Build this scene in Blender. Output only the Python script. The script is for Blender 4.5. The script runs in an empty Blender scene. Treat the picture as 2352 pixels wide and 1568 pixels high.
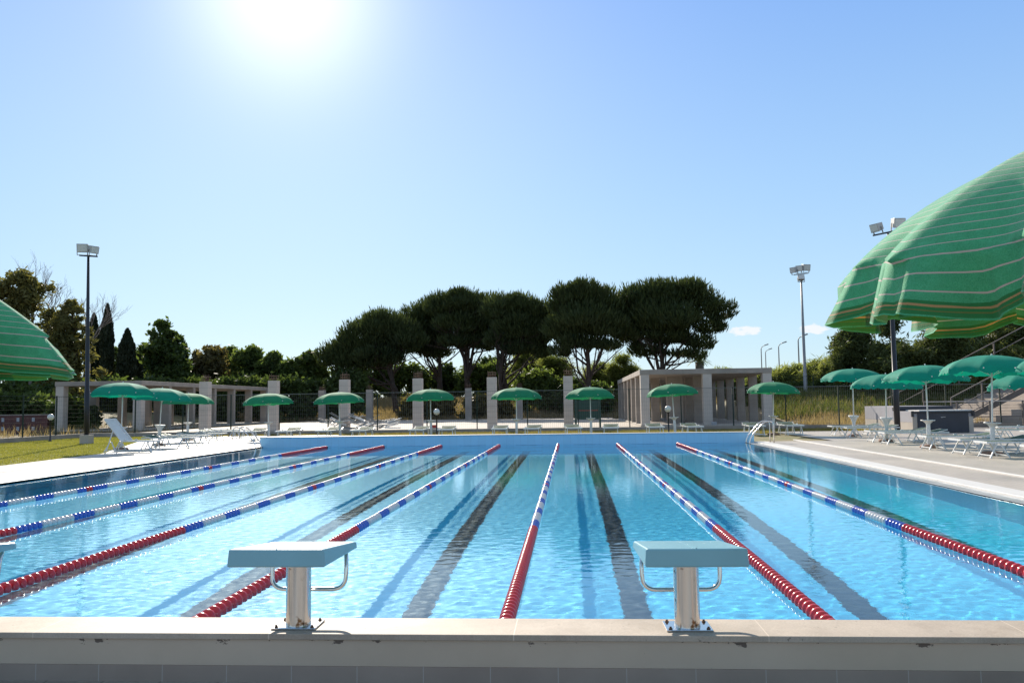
import bpy, bmesh, math, random
import numpy as np
from mathutils import Vector, Matrix
R = math.radians
scene = bpy.context.scene
rng = random.Random(7)

# ------------------------------------------------------------------ camera
F = 1931.0                      # focal length in pixels of a 2352 px wide frame
EYE = 1.405                     # camera height over the water
yaw_, pitch_, roll_ = .0678, .0749, -.0135
fwd = Vector((-math.sin(yaw_) * math.cos(pitch_), math.cos(yaw_) * math.cos(pitch_), math.sin(pitch_)))
rt0 = Vector((math.cos(yaw_), math.sin(yaw_), 0)); up0 = rt0.cross(fwd)
rt = rt0 * math.cos(roll_) + up0 * math.sin(roll_)
upv = up0 * math.cos(roll_) - rt0 * math.sin(roll_)
ROT = Matrix((rt, upv, -fwd)).transposed()      # camera space -> world space
cam_data = bpy.data.cameras.new("camera")
cam_data.sensor_width = 36
cam_data.lens = 36 * F / 2352
cam_data.clip_start = 0.05
cam_data.clip_end = 4000
cam = bpy.data.objects.new("camera", cam_data)
scene.collection.objects.link(cam)
cam.matrix_world = Matrix.Translation((0, 0, EYE)) @ ROT.to_4x4()
scene.camera = cam

def ray(u, v):
    return ROT @ Vector(((u - 1176) / F, (784 - v) / F, -1))
def at(u, v, y):                # world point seen at (u, v) at the depth y along the pool
    r = ray(u, v)
    return Vector((0, 0, EYE)) + r * (y / r.y)
def ground(u, v, z=0.02):
    r = ray(u, v)
    return Vector((0, 0, EYE)) + r * ((z - EYE) / r.z)

# ------------------------------------------------------------------ light
sd = ray(655, -40).normalized()
SUN_EL = math.asin(sd.z)
SUN_AZ = math.atan2(sd.x, sd.y)          # clockwise from +Y
sun_l = bpy.data.lights.new("sun", 'SUN')
sun_l.energy = 4.8
sun_l.angle = R(0.55)
sun_l.color = (1.0, 0.91, 0.78)
sun = bpy.data.objects.new("sun", sun_l)
scene.collection.objects.link(sun)
sun.rotation_euler = sd.to_track_quat('Z', 'Y').to_euler()
world = bpy.data.worlds.new("World")
scene.world = world
world.use_nodes = True
wn = world.node_tree.nodes
wl = world.node_tree.links
sky = wn.new('ShaderNodeTexSky')
sky.sky_type = 'NISHITA'
sky.sun_disc = False
sky.sun_elevation = SUN_EL
sky.sun_rotation = SUN_AZ
sky.air_density = 1.0
sky.dust_density = 0.15
sky.ozone_density = 1.2
bgn = wn['Background']
bgn.inputs['Strength'].default_value = 0.11
def wmath(op, a, b=None, c=None):
    m = wn.new('ShaderNodeMath'); m.operation = op
    for i, v in enumerate((a, b, c)):
        if v is None: continue
        if isinstance(v, (int, float)): m.inputs[i].default_value = v
        else: wl.new(v, m.inputs[i])
    return m.outputs[0]
wtc = wn.new('ShaderNodeTexCoord')
wsep = wn.new('ShaderNodeSeparateXYZ'); wl.new(wtc.outputs['Generated'], wsep.inputs[0])
# summer sky: pale horizon, blue higher; neutral haze overhead added to brighten shaded faces
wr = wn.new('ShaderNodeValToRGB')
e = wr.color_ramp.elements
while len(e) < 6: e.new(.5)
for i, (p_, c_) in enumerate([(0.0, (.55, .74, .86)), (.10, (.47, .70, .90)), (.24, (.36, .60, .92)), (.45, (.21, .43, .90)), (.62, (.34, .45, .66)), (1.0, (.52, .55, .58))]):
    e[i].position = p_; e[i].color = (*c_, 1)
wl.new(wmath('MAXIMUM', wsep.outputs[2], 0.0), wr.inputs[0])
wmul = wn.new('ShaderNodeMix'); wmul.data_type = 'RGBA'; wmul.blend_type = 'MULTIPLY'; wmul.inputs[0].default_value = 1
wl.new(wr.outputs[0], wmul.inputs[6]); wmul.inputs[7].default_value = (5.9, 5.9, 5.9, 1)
# aureole round the sun
wd = wn.new('ShaderNodeVectorMath'); wd.operation = 'DOT_PRODUCT'
wl.new(wtc.outputs['Generated'], wd.inputs[0]); wd.inputs[1].default_value = tuple(sd)
dt = wmath('MAXIMUM', wd.outputs['Value'], 0.0)
glow = wmath('ADD', wmath('MULTIPLY', wmath('POWER', dt, 15.0), 1.15), wmath('MULTIPLY', wmath('POWER', dt, 210.0), 3.6))
wg = wn.new('ShaderNodeMix'); wg.data_type = 'RGBA'; wg.blend_type = 'ADD'; wg.inputs[0].default_value = 1
wgc = wn.new('ShaderNodeCombineColor'); 
wl.new(wmath('MULTIPLY', glow, 1.16), wgc.inputs[0]); wl.new(glow, wgc.inputs[1]); wl.new(glow, wgc.inputs[2])
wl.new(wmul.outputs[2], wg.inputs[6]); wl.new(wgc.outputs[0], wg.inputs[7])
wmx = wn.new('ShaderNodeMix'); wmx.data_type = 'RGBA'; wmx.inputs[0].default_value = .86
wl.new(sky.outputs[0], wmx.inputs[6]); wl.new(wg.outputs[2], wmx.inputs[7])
# two small fair weather clouds low at the right
def cloud(col, u, v, su, sv, amt, sd_):
    c = ray(u, v).normalized(); e1 = c.cross(Vector((0, 0, 1))).normalized(); e2 = e1.cross(c).normalized()
    def dotn(vec):
        d = wn.new('ShaderNodeVectorMath'); d.operation = 'DOT_PRODUCT'; wl.new(wtc.outputs['Generated'], d.inputs[0]); d.inputs[1].default_value = tuple(vec); return d.outputs['Value']
    x = wmath('DIVIDE', dotn(e1), su); y = wmath('DIVIDE', dotn(e2), sv)
    nz = wn.new('ShaderNodeTexNoise'); nz.inputs['Scale'].default_value = 90; nz.inputs['Detail'].default_value = 5; nz.inputs['Roughness'].default_value = .55
    mp = wn.new('ShaderNodeMapping'); mp.inputs['Location'].default_value = (sd_, 0, 0); mp.inputs['Scale'].default_value = (1, 1, 2.0); wl.new(wtc.outputs['Generated'], mp.inputs[0]); wl.new(mp.outputs[0], nz.inputs[0])
    r2 = wmath('ADD', wmath('MULTIPLY', x, x), wmath('MULTIPLY', y, y))
    m = wmath('MULTIPLY', wmath('SUBTRACT', wmath('ADD', 1.0, wmath('MULTIPLY', wmath('SUBTRACT', nz.outputs['Fac'], .5), 4.2)), r2), 1.6)
    m = wmath('MULTIPLY', wmath('MINIMUM', wmath('MAXIMUM', m, 0.0), 1.0), amt)
    m = wmath('MULTIPLY', m, wmath('GREATER_THAN', dotn(c), .5))
    k = wn.new('ShaderNodeMix'); k.data_type = 'RGBA'; wl.new(m, k.inputs[0]); wl.new(col, k.inputs[6]); k.inputs[7].default_value = (6.0, 5.8, 5.8, 1)
    return k.outputs[2]
c_ = cloud(wmx.outputs[2], 1706, 760, .021, .0052, .7, 0.)
c_ = cloud(c_, 1872, 756, .016, .0060, .7, 5.)
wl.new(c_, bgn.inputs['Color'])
scene.view_settings.view_transform = 'Standard'
scene.view_settings.look = 'None'
scene.view_settings.exposure = 0.66
scene.view_settings.gamma = 1.0

# ------------------------------------------------------------------ helpers
def link(o, parent=None):
    scene.collection.objects.link(o)
    if parent is not None:
        o.parent = parent
    return o

def tag(o, label=None, cat=None, group=None, kind=None):
    for k, v in (("label", label), ("category", cat), ("group", group), ("kind", kind)):
        if v:
            o[k] = v
    return o

def empty(name, loc=(0, 0, 0), rz=0.0):
    o = bpy.data.objects.new(name, None)
    o.location = loc
    o.rotation_euler = (0, 0, rz)
    o.empty_display_size = 0.2
    return link(o)

def np_mesh(name, verts, faces, mat, smooth=False, uv=None):
    """verts (n,3), faces (m,3 or 4) arrays"""
    verts = np.asarray(verts, dtype=np.float32)
    faces = np.asarray(faces, dtype=np.int32)
    me = bpy.data.meshes.new(name)
    k = faces.shape[1]
    me.vertices.add(len(verts))
    me.vertices.foreach_set("co", verts.ravel())
    me.loops.add(faces.size)
    me.loops.foreach_set("vertex_index", faces.ravel())
    me.polygons.add(len(faces))
    me.polygons.foreach_set("loop_start", np.arange(0, faces.size, k, dtype=np.int32))
    me.polygons.foreach_set("loop_total", np.full(len(faces), k, dtype=np.int32))
    if smooth:
        me.polygons.foreach_set("use_smooth", np.ones(len(faces), dtype=bool))
    if uv is not None:
        layer = me.uv_layers.new(name="UVMap")
        layer.data.foreach_set("uv", np.asarray(uv, dtype=np.float32)[faces.ravel()].ravel())
    me.update(calc_edges=True)
    me.materials.append(mat)
    return me

def np_obj(name, verts, faces, mat, parent=None, smooth=False, uv=None):
    o = bpy.data.objects.new(name, np_mesh(name, verts, faces, mat, smooth, uv))
    return link(o, parent)

class MB:
    """collects boxes, tubes and lathes into one mesh"""
    def __init__(self):
        self.v = []; self.f = []; self.s = []
    def add(self, vs, fs, smooth=False):
        n = len(self.v)
        self.v += [tuple(p) for p in vs]
        self.f += [tuple(i + n for i in f) for f in fs]
        self.s += [smooth] * len(fs)
        return self
    def box(self, a, b, rz=0, piv=None):
        (x0, y0, z0), (x1, y1, z1) = a, b
        vs = [Vector(p) for p in ((x0, y0, z0), (x1, y0, z0), (x1, y1, z0), (x0, y1, z0),
                                  (x0, y0, z1), (x1, y0, z1), (x1, y1, z1), (x0, y1, z1))]
        return self.hexa(vs)
    def hexa(self, vs):
        return self.add(vs, [(3, 2, 1, 0), (4, 5, 6, 7), (0, 1, 5, 4), (1, 2, 6, 5), (2, 3, 7, 6), (3, 0, 4, 7)])
    def bar(self, p, q, w, h=None, up=(0, 0, 1)):
        """rectangular bar from p to q"""
        h = h or w
        p, q = Vector(p), Vector(q)
        d = (q - p).normalized()
        s = d.cross(Vector(up))
        if s.length < 1e-4:
            s = d.cross(Vector((0, 1, 0)))
        s.normalize()
        t = s.cross(d).normalized()
        a, b = s * (w / 2), t * (h / 2)
        vs = [p - a - b, p + a - b, p + a + b, p - a + b, q - a - b, q + a - b, q + a + b, q - a + b]
        return self.add(vs, [(0, 1, 2, 3), (7, 6, 5, 4), (4, 5, 1, 0), (5, 6, 2, 1), (6, 7, 3, 2), (7, 4, 0, 3)])
    def tube(self, pts, r, n=8, cap=True):
        pts = [Vector(p) for p in pts]
        rs = r if isinstance(r, (list, tuple)) else [r] * len(pts)
        vs = []; fs = []
        prev = None
        for i, p in enumerate(pts):
            a = pts[max(i - 1, 0)]; b = pts[min(i + 1, len(pts) - 1)]
            d = (b - a).normalized()
            if prev is None:
                s = d.cross(Vector((0.13, 0.31, 1)))
                if s.length < 1e-3:
                    s = d.cross(Vector((1, 0, 0)))
            else:
                s = prev - d * prev.dot(d)
            s.normalize(); prev = s
            t = d.cross(s)
            for k in range(n):
                an = 2 * math.pi * k / n
                vs.append(p + (s * math.cos(an) + t * math.sin(an)) * rs[i])
        for i in range(len(pts) - 1):
            for k in range(n):
                k2 = (k + 1) % n
                fs.append((i * n + k, i * n + k2, (i + 1) * n + k2, (i + 1) * n + k))
        self.add(vs, fs, True)
        if cap:
            m = len(self.v) - len(vs)
            self.f.append(tuple(m + k for k in reversed(range(n)))); self.s.append(False)
            e = m + (len(pts) - 1) * n
            self.f.append(tuple(e + k for k in range(n))); self.s.append(False)
        return self
    def lathe(self, prof, c=(0, 0, 0), n=20, axis='z'):
        vs = []; fs = []
        for r, z in prof:
            for k in range(n):
                a = 2 * math.pi * k / n
                if axis == 'z':
                    vs.append((c[0] + r * math.cos(a), c[1] + r * math.sin(a), c[2] + z))
                else:
                    vs.append((c[0] + r * math.cos(a), c[1] + z, c[2] - r * math.sin(a)))
        for i in range(len(prof) - 1):
            for k in range(n):
                k2 = (k + 1) % n
                fs.append((i * n + k, i * n + k2, (i + 1) * n + k2, (i + 1) * n + k))
        return self.add(vs, fs, True)
    def build(self, name, mat, parent=None, bevel=0.0):
        me = bpy.data.meshes.new(name)
        me.from_pydata(self.v, [], self.f)
        me.polygons.foreach_set("use_smooth", self.s)
        me.materials.append(mat)
        me.update()
        o = link(bpy.data.objects.new(name, me), parent)
        if bevel:
            b = o.modifiers.new("bevel", 'BEVEL')
            b.width = bevel; b.segments = 2; b.limit_method = 'ANGLE'
        return o

def bend(pts, r, n=5):
    """round the corners of a polyline"""
    pts = [Vector(p) for p in pts]
    out = [pts[0]]
    for i in range(1, len(pts) - 1):
        a, b, c = pts[i - 1], pts[i], pts[i + 1]
        d1 = (a - b); d2 = (c - b)
        rr = min(r, d1.length * .49, d2.length * .49)
        p0 = b + d1.normalized() * rr; p1 = b + d2.normalized() * rr
        for k in range(n + 1):
            t = k / n
            out.append(p0 * (1 - t) ** 2 + b * 2 * t * (1 - t) + p1 * t * t)
    out.append(pts[-1])
    return out

def copy_tree(o, parent=None):
    c = o.copy()
    scene.collection.objects.link(c)
    c.parent = parent
    for ch in list(o.children):
        copy_tree(ch, c)
    return c

# ------------------------------------------------------------------ materials
class NT:
    def __init__(self, name):
        self.m = bpy.data.materials.new(name)
        self.m.use_nodes = True
        self.t = self.m.node_tree
        self.b = self.t.nodes['Principled BSDF']
        self.out = self.t.nodes['Material Output']
    def n(self, typ, **kw):
        nd = self.t.nodes.new(typ)
        for k, v in kw.items():
            if k.startswith('i_'):
                key = k[2:].replace('_', ' ')
                nd.inputs[key].default_value = v
            else:
                setattr(nd, k, v)
        return nd
    def l(self, a, b):
        self.t.links.new(a, b)
    def coord(self, kind='Object', scale=(1, 1, 1)):
        tc = self.n('ShaderNodeTexCoord')
        mp = self.n('ShaderNodeMapping')
        mp.inputs['Scale'].default_value = scale
        self.l(tc.outputs[kind], mp.inputs[0])
        return mp.outputs[0]
    def noise(self, vec, scale, detail=4, rough=.55):
        nz = self.n('ShaderNodeTexNoise', i_Scale=scale, i_Detail=detail, i_Roughness=rough)
        self.l(vec, nz.inputs['Vector'])
        return nz.outputs['Fac']
    def ramp(self, fac, stops, interp='LINEAR'):
        r = self.n('ShaderNodeValToRGB')
        r.color_ramp.interpolation = interp
        e = r.color_ramp.elements
        while len(e) < len(stops):
            e.new(0.5)
        for i, (p, c) in enumerate(stops):
            e[i].position = p
            e[i].color = (*c, 1)
        self.l(fac, r.inputs[0])
        return r.outputs[0]
    def mix(self, fac, a, b, blend='MIX'):
        m = self.n('ShaderNodeMix', data_type='RGBA', blend_type=blend)
        if isinstance(fac, (int, float)):
            m.inputs[0].default_value = fac
        else:
            self.l(fac, m.inputs[0])
        for v, idx in ((a, 6), (b, 7)):
            if isinstance(v, tuple):
                m.inputs[idx].default_value = (*v, 1)
            else:
                self.l(v, m.inputs[idx])
        return m.outputs[2]
    def math(self, op, a, b=None, c=None):
        m = self.n('ShaderNodeMath', operation=op)
        for i, v in enumerate((a, b, c)):
            if v is None:
                continue
            if isinstance(v, (int, float)):
                m.inputs[i].default_value = v
            else:
                self.l(v, m.inputs[i])
        return m.outputs[0]
    def bump(self, h, strength=.3, dist=.01):
        b = self.n('ShaderNodeBump')
        b.inputs['Strength'].default_value = strength
        b.inputs['Distance'].default_value = dist
        self.l(h, b.inputs['Height'])
        self.l(b.outputs[0], self.b.inputs['Normal'])
        return b.outputs[0]
    def set(self, **kw):
        for k, v in kw.items():
            self.b.inputs[k.replace('_', ' ')].default_value = v
        return self

def simple(name, col, rough=.5, metal=0., var=.12, scale=6., spec=None, bump=0., kind='Object'):
    t = NT(name)
    v = t.coord(kind)
    nz = t.noise(v, scale, 5)
    dark = tuple(c * (1 - var) for c in col); lite = tuple(min(1, c * (1 + var)) for c in col)
    t.l(t.ramp(nz, [(.3, dark), (.7, lite)]), t.b.inputs['Base Color'])
    t.set(Roughness=rough, Metallic=metal)
    if spec is not None:
        t.b.inputs['Specular IOR Level'].default_value = spec
    if bump:
        t.bump(t.noise(v, scale * 8, 3), bump, .01)
    return t.m

def leafmat(name, c0, c1, trans=.35, scale=.8, rough=.6):
    t = NT(name)
    v = t.coord('Object')
    nz = t.noise(v, scale, 3)
    nz2 = t.noise(v, scale * 14, 2)
    col = t.ramp(t.math('ADD', t.math('MULTIPLY', nz, .55), t.math('MULTIPLY', nz2, .45)), [(.34, c0), (.66, c1)])
    t.l(col, t.b.inputs['Base Color'])
    t.set(Roughness=rough)
    t.b.inputs['Specular IOR Level'].default_value = .25
    tr = t.n('ShaderNodeBsdfTranslucent')
    t.l(t.mix(1., col, (1.9, 1.9, 1.2), 'MULTIPLY'), tr.inputs[0])
    mx = t.n('ShaderNodeMixShader')
    mx.inputs[0].default_value = trans
    t.l(t.b.outputs[0], mx.inputs[1]); t.l(tr.outputs[0], mx.inputs[2])
    t.l(mx.outputs[0], t.out.inputs[0])
    return t.m

M = {}
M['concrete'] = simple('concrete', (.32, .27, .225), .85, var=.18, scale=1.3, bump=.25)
M['concrete_light'] = simple('concrete_light', (.44, .385, .32), .85, var=.12, scale=1.1, bump=.2)
M['white_metal'] = simple('white_metal', (.72, .72, .70), .38, var=.04, scale=9)
M['white_plastic'] = simple('white_plastic', (.68, .68, .65), .45, var=.06, scale=9)
M['dark_metal'] = simple('dark_metal', (.012, .012, .015), .45, var=.2)
M['grey_metal'] = simple('grey_metal', (.28, .27, .26), .5, .4, var=.12)
M['brown_metal'] = simple('brown_metal', (.13, .105, .09), .55, .2, var=.15)
M['rust'] = simple('rust', (.13, .07, .045), .85, var=.3)
M['stone_base'] = simple('stone_base', (.25, .15, .11), .85, var=.3, scale=12, bump=.5)
M['rubber_black'] = simple('rubber_black', (.01, .01, .011), .5)
M['wire'] = simple('wire', (.16, .17, .16), .5, .2, var=.1)
M['wire_dark'] = simple('wire_dark', (.02, .035, .025), .9, 0, var=.1)
M['bark'] = simple('bark', (.055, .036, .026), .95, var=.4, scale=5, bump=.6)
M['bark_pale'] = simple('bark_pale', (.24, .20, .17), .9, var=.3, scale=5, bump=.4)
M['lamp_glass'] = simple('lamp_glass', (.62, .62, .58), .2, var=.1)

def steel(name, r=.16, blot=True):
    t = NT(name)
    v = t.coord('Object')
    st = t.coord('Object', (30, 30, 1.2))
    n1 = t.noise(st, 1.0, 3)
    col = t.ramp(n1, [(.3, (.68, .655, .62)), (.7, (.74, .715, .68))])
    if blot:
        n2 = t.noise(v, 22, 4)
        n3 = t.noise(v, 7, 2)
        spot = t.ramp(t.math('MULTIPLY', n2, t.math('ADD', n3, .25)), [(.48, (0, 0, 0)), (.56, (1, 1, 1))])
        col = t.mix(spot, col, (.22, .13, .07))
    t.l(col, t.b.inputs['Base Color'])
    t.set(Metallic=1.0, Roughness=r)
    rr = t.ramp(n1, [(.3, (r * .85,) * 3), (.7, (r * 1.25,) * 3)])
    t.l(rr, t.b.inputs['Roughness'])
    return t.m
M['steel'] = steel('stainless_steel', .2)
M['steel_tube'] = steel('polished_steel_tube', .12, False)

def deckmat(name, base, pitchx, liney=None, rough=.5):
    """tiles with joints running along the pool"""
    t = NT(name)
    v = t.coord('Object')
    br = t.n('ShaderNodeTexBrick')
    br.offset = .5
    br.inputs['Scale'].default_value = 1
    br.inputs['Brick Width'].default_value = .6
    br.inputs['Row Height'].default_value = pitchx
    br.inputs['Mortar Size'].default_value = .006
    br.inputs['Mortar Smooth'].default_value = .2
    mp = t.n('ShaderNodeMapping')
    mp.inputs['Rotation'].default_value = (0, 0, R(90))
    t.l(v, mp.inputs[0]); t.l(mp.outputs[0], br.inputs['Vector'])
    br.inputs['Color1'].default_value = (*base, 1)
    br.inputs['Color2'].default_value = (*[c * .93 for c in base], 1)
    br.inputs['Mortar'].default_value = (*[c * .62 for c in base], 1)
    nz = t.noise(v, .55, 6, .65)
    st = t.ramp(nz, [(.3, (.80, .79, .78)), (.62, (1, 1, 1))])
    nz3 = t.noise(v, 40, 3)
    st2 = t.ramp(nz3, [(.3, (.9, .9, .9)), (.7, (1, 1, 1))])
    t.l(t.mix(1., t.mix(1., br.outputs[0], st, 'MULTIPLY'), st2, 'MULTIPLY'), t.b.inputs['Base Color'])
    t.l(t.ramp(nz, [(.3, (rough * .8,) * 3), (.7, (rough * 1.15,) * 3)]), t.b.inputs['Roughness'])
    t.bump(t.math('ADD', t.math('MULTIPLY', br.outputs['Fac'], -.5), t.math('MULTIPLY', nz3, .3)), .35, .006)
    return t.m
M['deck'] = deckmat('deck_tiles', (.50, .44, .37), .15, rough=.55)
M['deck_left'] = deckmat('deck_tiles_pale', (.48, .445, .40), .3, rough=.5)
M['deck_near'] = deckmat('deck_tiles_grey', (.38, .335, .285), .3, rough=.7)

def copingmat(name, base, joint=1.24, x0=-.30, rough=.7):
    t = NT(name)
    v = t.coord('Object')
    sx = t.n('ShaderNodeSeparateXYZ'); t.l(v, sx.inputs[0])
    u = t.math('FRACT', t.math('DIVIDE', t.math('SUBTRACT', sx.outputs[0], x0 - joint * 30 - .002), joint))
    j = t.math('LESS_THAN', u, .004)
    n1 = t.noise(v, 3, 6, .6); n2 = t.noise(v, 120, 2)
    c = t.ramp(n1, [(.3, tuple(b * .86 for b in base)), (.68, tuple(b * 1.06 for b in base))])
    c = t.mix(1., c, t.ramp(n2, [(.3, (.86, .86, .86)), (.7, (1.05, 1.05, 1.05))]), 'MULTIPLY')
    n3 = t.noise(v, 1.1, 7, .7)
    c = t.mix(1., c, t.ramp(n3, [(.42, (.80, .78, .76)), (.56, (1, 1, 1))]), 'MULTIPLY')
    n4 = t.noise(v, 34, 2)
    c = t.mix(t.math('GREATER_THAN', n4, .72), c, (.24, .20, .16))
    t.l(t.mix(j, c, tuple(b * 1.25 for b in base)), t.b.inputs['Base Color'])
    t.set(Roughness=rough)
    t.bump(n2, .35, .002)
    return t.m
M['coping'] = copingmat('coping_stone', (.50, .415, .33))
M['coping_white'] = simple('white_edge_stone', (.66, .63, .58), .5, var=.06, scale=2.5, bump=.15)
M['gutter'] = simple('wet_gutter_stone', (.46, .45, .44), .22, var=.2, scale=1.4)

def plastermat():
    t = NT('plaster')
    v = t.coord('Object')
    n1 = t.noise(v, 1.6, 6, .6)
    c = t.ramp(n1, [(.3, (.50, .40, .30)), (.7, (.58, .465, .355))])
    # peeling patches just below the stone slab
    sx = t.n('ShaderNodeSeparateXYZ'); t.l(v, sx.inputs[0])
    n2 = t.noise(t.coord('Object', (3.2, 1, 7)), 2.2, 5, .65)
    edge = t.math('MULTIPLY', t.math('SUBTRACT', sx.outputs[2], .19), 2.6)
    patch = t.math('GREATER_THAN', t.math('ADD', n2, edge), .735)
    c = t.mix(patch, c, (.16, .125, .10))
    n3 = t.noise(t.coord('Object', (1, 1, .25)), 26, 3)
    st = t.math('GREATER_THAN', n3, .76)
    c = t.mix(t.math('MULTIPLY', st, .5), c, (.2, .17, .14))
    t.l(c, t.b.inputs['Base Color'])
    t.set(Roughness=.9)
    t.b.inputs['Specular IOR Level'].default_value = .15
    t.bump(t.noise(v, 60, 3), .2, .003)
    return t.m
M['plaster'] = plastermat()

def bandmat():
    t = NT('tile_band')
    v = t.coord('Object')
    sx = t.n('ShaderNodeSeparateXYZ'); t.l(v, sx.inputs[0])
    u = t.math('FRACT', t.math('DIVIDE', t.math('ADD', sx.outputs[0], 50.0), .335))
    j = t.math('LESS_THAN', u, .012)
    n1 = t.noise(v, 2.5, 5)
    c = t.ramp(n1, [(.3, (.30, .235, .19)), (.7, (.365, .29, .235))])
    t.l(t.mix(j, c, (.44, .39, .34)), t.b.inputs['Base Color'])
    t.set(Roughness=.75)
    t.b.inputs['Specular IOR Level'].default_value = .15
    return t.m
M['tile_band'] = bandmat()

def poolpaint(name, base, rough=.35):
    t = NT(name)
    v = t.coord('Object')
    br = t.n('ShaderNodeTexBrick'); br.offset = 0
    br.inputs['Scale'].default_value = 1
    br.inputs['Brick Width'].default_value = .25
    br.inputs['Row Height'].default_value = .125
    br.inputs['Mortar Size'].default_value = .004
    br.inputs['Color1'].default_value = (*base, 1)
    br.inputs['Color2'].default_value = (*[c * .96 for c in base], 1)
    br.inputs['Mortar'].default_value = (*[c * .82 for c in base], 1)
    t.l(v, br.inputs['Vector'])
    n = t.noise(v, .4, 4)
    t.l(t.mix(1., br.outputs[0], t.ramp(n, [(.3, (.92, .95, .97)), (.7, (1, 1, 1))]), 'MULTIPLY'), t.b.inputs['Base Color'])
    t.set(Roughness=rough)
    return t.m
M['pool_floor'] = poolpaint('pool_floor_blue', (.11, .66, .91))
M['pool_wall'] = poolpaint('pool_wall_blue', (.38, .68, .86))
M['lane_black'] = simple('lane_paint', (.008, .020, .045), .4)
M['wall_mark'] = simple('wall_mark_paint', (.06, .16, .32), .4)

def watermat():
    t = NT('pool_water')
    g = t.n('ShaderNodeBsdfGlass')
    g.inputs['IOR'].default_value = 1.33
    g.inputs['Roughness'].default_value = 0.0
    g.inputs['Color'].default_value = (.90, .985, 1.0, 1)
    t.t.nodes.remove(t.b)
    t.l(g.outputs[0], t.out.inputs[0])
    v = t.coord('Object')
    b = t.n('ShaderNodeBump'); b.inputs['Strength'].default_value = .16; b.inputs['Distance'].default_value = .003
    h = t.math('ADD', t.noise(v, 22, 3, .55), t.math('MULTIPLY', t.noise(v, 9, 2, .5), 1.2))
    t.l(h, b.inputs['Height']); t.l(b.outputs[0], g.inputs['Normal'])
    return t.m
M['water'] = watermat()

def grassmat(name, stops, s1=.35, s2=9):
    t = NT(name)
    v = t.coord('Object')
    a = t.noise(v, s1, 5, .6); b = t.noise(v, s2, 4, .7)
    f = t.math('ADD', t.math('MULTIPLY', a, .6), t.math('MULTIPLY', b, .4))
    t.l(t.ramp(f, stops), t.b.inputs['Base Color'])
    t.set(Roughness=.9)
    t.bump(t.noise(v, 30, 3, .7), .8, .03)
    return t.m
M['lawn'] = grassmat('lawn', [(.38, (.24, .20, .06)), (.5, (.20, .20, .045)), (.62, (.13, .155, .03))])
M['scrub'] = grassmat('dry_scrub', [(.38, (.26, .20, .10)), (.5, (.20, .17, .07)), (.62, (.13, .14, .035))], .8, 7)
M['ground'] = grassmat('dry_ground', [(.38, (.23, .18, .11)), (.5, (.19, .155, .08)), (.64, (.10, .11, .04))], .12, 4)
M['blade_dry'] = leafmat('dry_blade', (.16, .15, .04), (.32, .25, .10), .3, .6)
M['blade'] = leafmat('grass_blade', (.15, .16, .035), (.27, .25, .06), .35, .6)
M['straw'] = leafmat('dry_straw', (.19, .14, .075), (.36, .27, .15), .3, .5)
M['weed'] = leafmat('weed_leaf', (.045, .065, .018), (.13, .14, .04), .4, .5)
M['reed'] = leafmat('reed_leaf', (.085, .115, .03), (.25, .26, .085), .5, .3)
M['pine'] = leafmat('pine_needles', (.018, .030, .012), (.075, .095, .03), .25, .22)
M['pine_right'] = leafmat('pine_needles_young', (.035, .052, .018), (.14, .16, .05), .3, .3)
M['cypress'] = leafmat('cypress_leaf', (.014, .022, .011), (.04, .048, .02), .1, .6)
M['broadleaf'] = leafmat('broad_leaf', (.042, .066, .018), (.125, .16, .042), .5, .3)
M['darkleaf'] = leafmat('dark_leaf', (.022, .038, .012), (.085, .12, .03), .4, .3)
M['brownleaf'] = leafmat('brownish_leaf', (.06, .055, .022), (.16, .13, .05), .4, .3)
M['euc'] = leafmat('eucalyptus_leaf', (.060, .068, .022), (.19, .165, .055), .35, .25)

def fabric(name, base, trans=(.02, .30, .16), tmix=.25, fine=140):
    t = NT(name)
    v = t.coord('Object')
    n = t.noise(v, fine, 2)
    n2 = t.noise(v, 5, 4)
    c = t.ramp(n, [(.3, tuple(b * .82 for b in base)), (.7, tuple(b * 1.1 for b in base))])
    c = t.mix(1., c, t.ramp(n2, [(.3, (.9, .9, .9)), (.7, (1.05, 1.05, 1.05))]), 'MULTIPLY')
    t.l(c, t.b.inputs['Base Color'])
    t.set(Roughness=.8)
    t.b.inputs['Specular IOR Level'].default_value = .3
    t.b.inputs['Sheen Weight'].default_value = .0
    tr = t.n('ShaderNodeBsdfTranslucent'); tr.inputs[0].default_value = (*trans, 1)
    mx = t.n('ShaderNodeMixShader'); mx.inputs[0].default_value = tmix
    t.l(t.b.outputs[0], mx.inputs[1]); t.l(tr.outputs[0], mx.inputs[2]); t.l(mx.outputs[0], t.out.inputs[0])
    return t.m
M['canopy'] = fabric('green_canopy', (.014, .23, .11), (.03, .30, .12), .2, 60)
M['canopy_teal'] = fabric('teal_canopy', (.002, .27, .185), (.005, .36, .23), .25, 60)
M['textile'] = fabric('sunbed_textile', (.10, .16, .12), (.1, .2, .12), .3, 60)

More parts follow.
